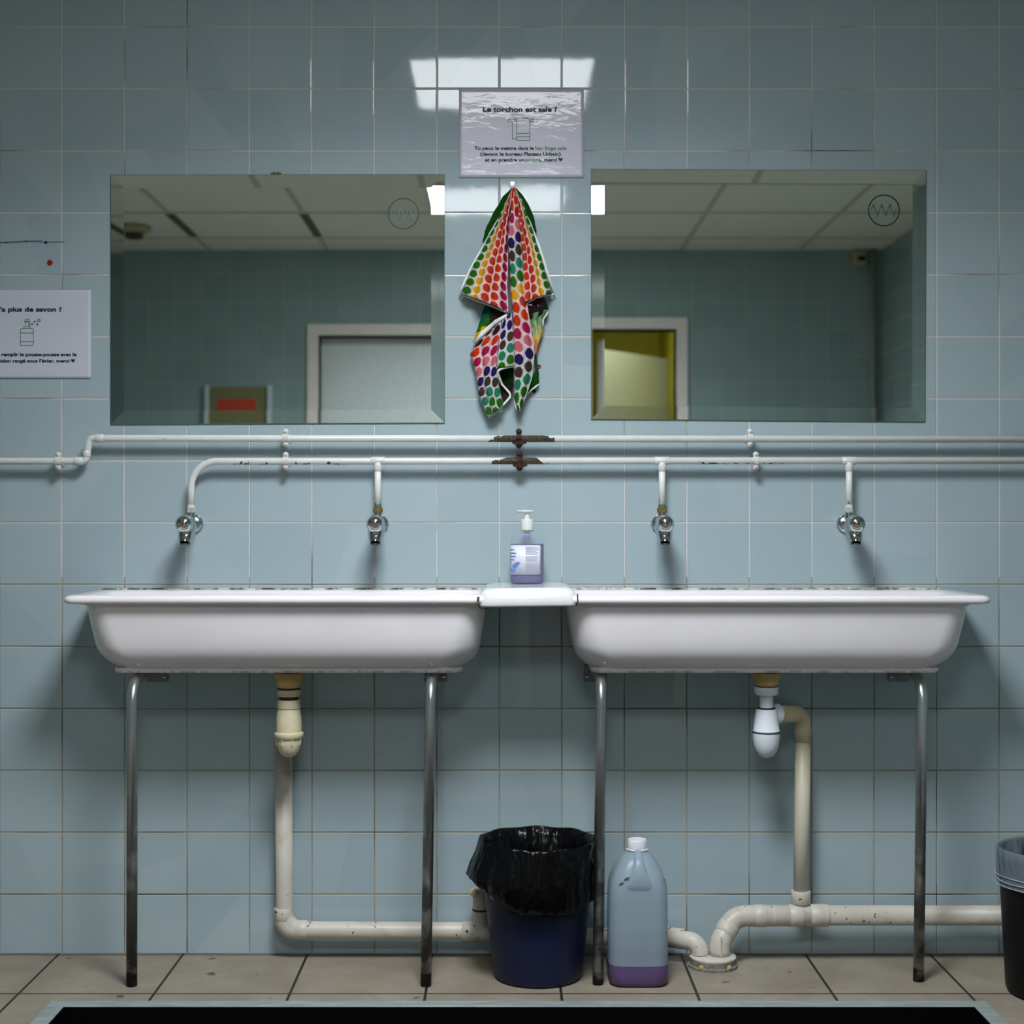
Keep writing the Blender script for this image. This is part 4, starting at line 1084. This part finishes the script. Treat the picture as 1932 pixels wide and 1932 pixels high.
def cloth(Lp, Rp, nc, nr, mode, cols, fold=(0, 1, 0), solid=False, sub=5, shift=0.0):
    """one fold of the towel between two edge lines; nc x nr dots"""
    NU, NV = max(6, int(nc*sub)), int(nr*sub)
    A_, B_ = resample(Lp, NV), resample(Rp, NV); g = []
    amp, kf, ph = fold
    for j in range(NV+1):
        row = []; tt = j/NV
        for i in range(NU+1):
            u_ = i/NU; q = A_[j].lerp(B_[j], u_)
            wdt = (B_[j]-A_[j]).length
            q.y -= amp*min(1, .35+tt)*math.sin(PI*u_)*.7+amp*.9*(abs(math.sin(PI*kf*u_+ph+tt*.5))**.55-.4)*min(1, wdt/.035)+.0008*math.sin(31*u_+17*tt)*min(1, wdt/.03)
            q.x += .0006*math.sin(23*tt+5*u_)
            row.append(tb.verts.new(q))
        g.append(row)
    for j in range(NV):
        for i in range(NU):
            f_ = tb.faces.new((g[j][i], g[j][i+1], g[j+1][i+1], g[j+1][i])); f_.smooth = True
            uc, vc = (i+.5)/NU*nc, (j+.5)/NV*nr
            ci = int(uc); off = .5*(ci % 2)+shift
            key = ci if mode == 'u' else int(vc+off)
            cc = cols[key % len(cols)]
            for lp, (a, c_) in zip(f_.loops, ((i, j), (i+1, j), (i+1, j+1), (i, j+1))):
                lp[tuv].uv = (ci+min(max(a/NU*nc-ci, 0.0), .999), c_/NV*nr+off)
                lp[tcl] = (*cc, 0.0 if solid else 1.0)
# back layer slivers, upper
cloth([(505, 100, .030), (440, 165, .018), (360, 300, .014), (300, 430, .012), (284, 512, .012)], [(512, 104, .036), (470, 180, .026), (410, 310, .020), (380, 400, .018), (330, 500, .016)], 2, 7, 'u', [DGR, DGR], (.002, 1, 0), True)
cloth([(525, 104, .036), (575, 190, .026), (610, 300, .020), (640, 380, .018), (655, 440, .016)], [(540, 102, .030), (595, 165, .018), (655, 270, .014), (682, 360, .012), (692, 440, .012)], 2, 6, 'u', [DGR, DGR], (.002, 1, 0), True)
# left flap
cloth([(508, 100, .036), (455, 215, .030), (410, 320, .026), (340, 460, .020), (215, 690, .016), (150, 830, .014), (118, 905, .013)],
      [(514, 98, .040), (498, 250, .042), (482, 400, .044), (478, 600, .046), (470, 830, .048), (478, 1048, .046)], 5, 13, 'u', [GR, YE, OR, OR, MA], (.030, 3, .2))
# right flap
cloth([(522, 98, .040), (540, 200, .046), (565, 400, .050), (585, 600, .052), (592, 760, .052), (606, 970, .050)],
      [(530, 100, .036), (590, 210, .030), (640, 370, .026), (700, 540, .020), (760, 730, .016), (808, 905, .013)], 4, 12, 'u', [OR, OR, YE, GR], (.026, 2.5, .6))
# centre ridge running the whole length
cloth([(508, 100, .044), (494, 300, .052), (472, 500, .058), (488, 700, .058), (494, 880, .056), (508, 1000, .052), (512, 1200, .046), (524, 1400, .040), (520, 1550, .036), (524, 1700, .032), (552, 1788, .030)],
      [(528, 100, .044), (560, 300, .052), (582, 500, .056), (590, 700, .056), (602, 880, .054), (625, 1000, .048), (655, 1200, .040), (678, 1360, .032), (662, 1540, .028), (612, 1680, .028), (574, 1792, .028)],
      2, 17.5, 'v', [OR, OR, MA, PK, PU, BR, TE, GR, YE, OR, OR, MA, PK, PU, BR, TE, GR, GR], (.022, 2.0, .3))
# inner shadowed folds behind the flaps
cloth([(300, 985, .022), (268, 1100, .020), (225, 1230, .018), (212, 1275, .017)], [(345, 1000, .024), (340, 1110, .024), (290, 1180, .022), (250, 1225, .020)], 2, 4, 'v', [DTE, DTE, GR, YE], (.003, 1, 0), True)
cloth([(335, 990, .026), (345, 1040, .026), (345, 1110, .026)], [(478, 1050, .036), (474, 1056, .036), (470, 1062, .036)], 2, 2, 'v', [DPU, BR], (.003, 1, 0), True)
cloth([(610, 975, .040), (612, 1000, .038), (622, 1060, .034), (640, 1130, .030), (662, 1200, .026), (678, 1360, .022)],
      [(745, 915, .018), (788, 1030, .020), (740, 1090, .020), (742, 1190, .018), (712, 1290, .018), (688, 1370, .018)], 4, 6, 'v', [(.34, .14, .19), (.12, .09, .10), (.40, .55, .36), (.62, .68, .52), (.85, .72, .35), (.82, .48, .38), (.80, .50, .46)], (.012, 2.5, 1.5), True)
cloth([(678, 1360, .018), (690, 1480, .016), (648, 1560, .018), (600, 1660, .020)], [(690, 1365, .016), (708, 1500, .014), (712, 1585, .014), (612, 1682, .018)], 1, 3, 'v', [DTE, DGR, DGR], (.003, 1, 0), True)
# lower left panel
cloth([(240, 1275, .016), (190, 1360, .015), (215, 1450, .016), (242, 1565, .018), (250, 1660, .020), (300, 1790, .022), (328, 1842, .022)],
      [(425, 1118, .040), (420, 1200, .042), (400, 1320, .040), (392, 1450, .038), (405, 1580, .034), (425, 1680, .030), (440, 1760, .026)],
      3, 8, 'v', [DPU, OR, MA, PK, PU, BR, TE, GR, GR], (.022, 2.5, .5))
# dark inside of the bottom fold
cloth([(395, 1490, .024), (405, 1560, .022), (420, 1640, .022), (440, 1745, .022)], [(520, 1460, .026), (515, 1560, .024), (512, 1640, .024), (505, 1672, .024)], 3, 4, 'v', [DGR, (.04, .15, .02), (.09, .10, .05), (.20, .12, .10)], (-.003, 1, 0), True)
# small centre column below the flaps
cloth([(430, 1112, .044), (415, 1220, .048), (402, 1350, .050), (392, 1470, .048)], [(500, 1040, .046), (520, 1200, .050), (526, 1350, .050), (530, 1452, .046)], 2, 4.6, 'v', [PU, PU, BR, TE, GR, GR], (.007, 1, -.8))
me = bpy.data.meshes.new('cloth'); tb.to_mesh(me); tb.free(); me.materials.append(M_TERRY)
top = zp((520, 100, .03))
tw = thing('towel', 'rainbow dotted tea towel hanging from the white hook between the mirrors', 'towel', (top.x, top.y, top.z))
o = bpy.data.objects.new('cloth', me); COL.objects.link(o); o.parent = tw; o.matrix_parent_inverse = Matrix.Translation(-tw.location)
sm = o.modifiers.new('s', 'SOLIDIFY'); sm.thickness = .0014; sm.offset = 0
def hem(pts, r0=.0018, flat=3.4, nrm=None):
    """flat stitched band following an edge"""
    v_ = fillet([zp(q) for q in pts], .01, 4); b = bmesh.new(); loops = []
    for i, q in enumerate(v_):
        t_ = (v_[min(i+1, len(v_)-1)]-v_[max(i-1, 0)]).normalized(); side = Vector((t_.z, 0, -t_.x)).normalized(); out = Vector((0, -1, 0))
        rr2 = r0*(.5 if i in (0, len(v_)-1) else 1)*(1+.12*math.sin(i*2.1))
        loops.append([q+rr2*(flat*.6*math.cos(2*PI*k/10)*side+1.1*math.sin(2*PI*k/10)*out) for k in range(10)])
    loft(b, loops); newobj('hem', b, M_HEM, tw, True)
hem([(420, 310, .030), (340, 455, .024), (215, 680, .020), (140, 830, .018), (108, 900, .017)], .0020)
hem([(108, 902, .017), (220, 945, .026), (350, 995, .036), (478, 1050, .048)], .0013)
hem([(612, 300, .028), (650, 390, .027), (705, 530, .022), (770, 730, .018), (832, 905, .015)], .0020)
hem([(832, 905, .015), (780, 912, .024), (690, 930, .038), (610, 982, .050)], .0013)
hem([(472, 1060, .046), (380, 1120, .034), (290, 1195, .026), (225, 1270, .020)], .0026)
hem([(620, 985, .046), (720, 992, .026), (790, 1035, .022), (740, 1095, .022), (745, 1150, .020)], .0014)
hem([(328, 1846, .024), (400, 1790, .026), (505, 1675, .026), (430, 1590, .030), (392, 1490, .048), (440, 1466, .052), (530, 1455, .048)], .0013)
hem([(712, 1588, .016), (650, 1635, .018), (612, 1680, .020)], .0012)
hem([(524, 1700, .034), (540, 1770, .032), (572, 1795, .030)], .0012)

# ================================================================== FLOOR MAT
X0, X1 = -.939, 1.005; yb = -.409
p = thing('entrance_mat', 'black mat in a grey metal edging on the floor before the sinks', 'mat', ((X0+X1)/2, -1.0, 0))
b = bmesh.new(); box(b, X0, X1, -1.9, yb, .0005, .0035); newobj('pile', b, M_MAT, p)
for q in ((X0-.037, X1+.037, yb, yb+.037), (X0-.037, X0, -1.9, yb), (X1, X1+.037, -1.9, yb)):
    b = bmesh.new(); box(b, q[0], q[1], q[2], q[3], .0005, .0055, .0015, 2); newobj('edging', b, M_MATFRAME, p)
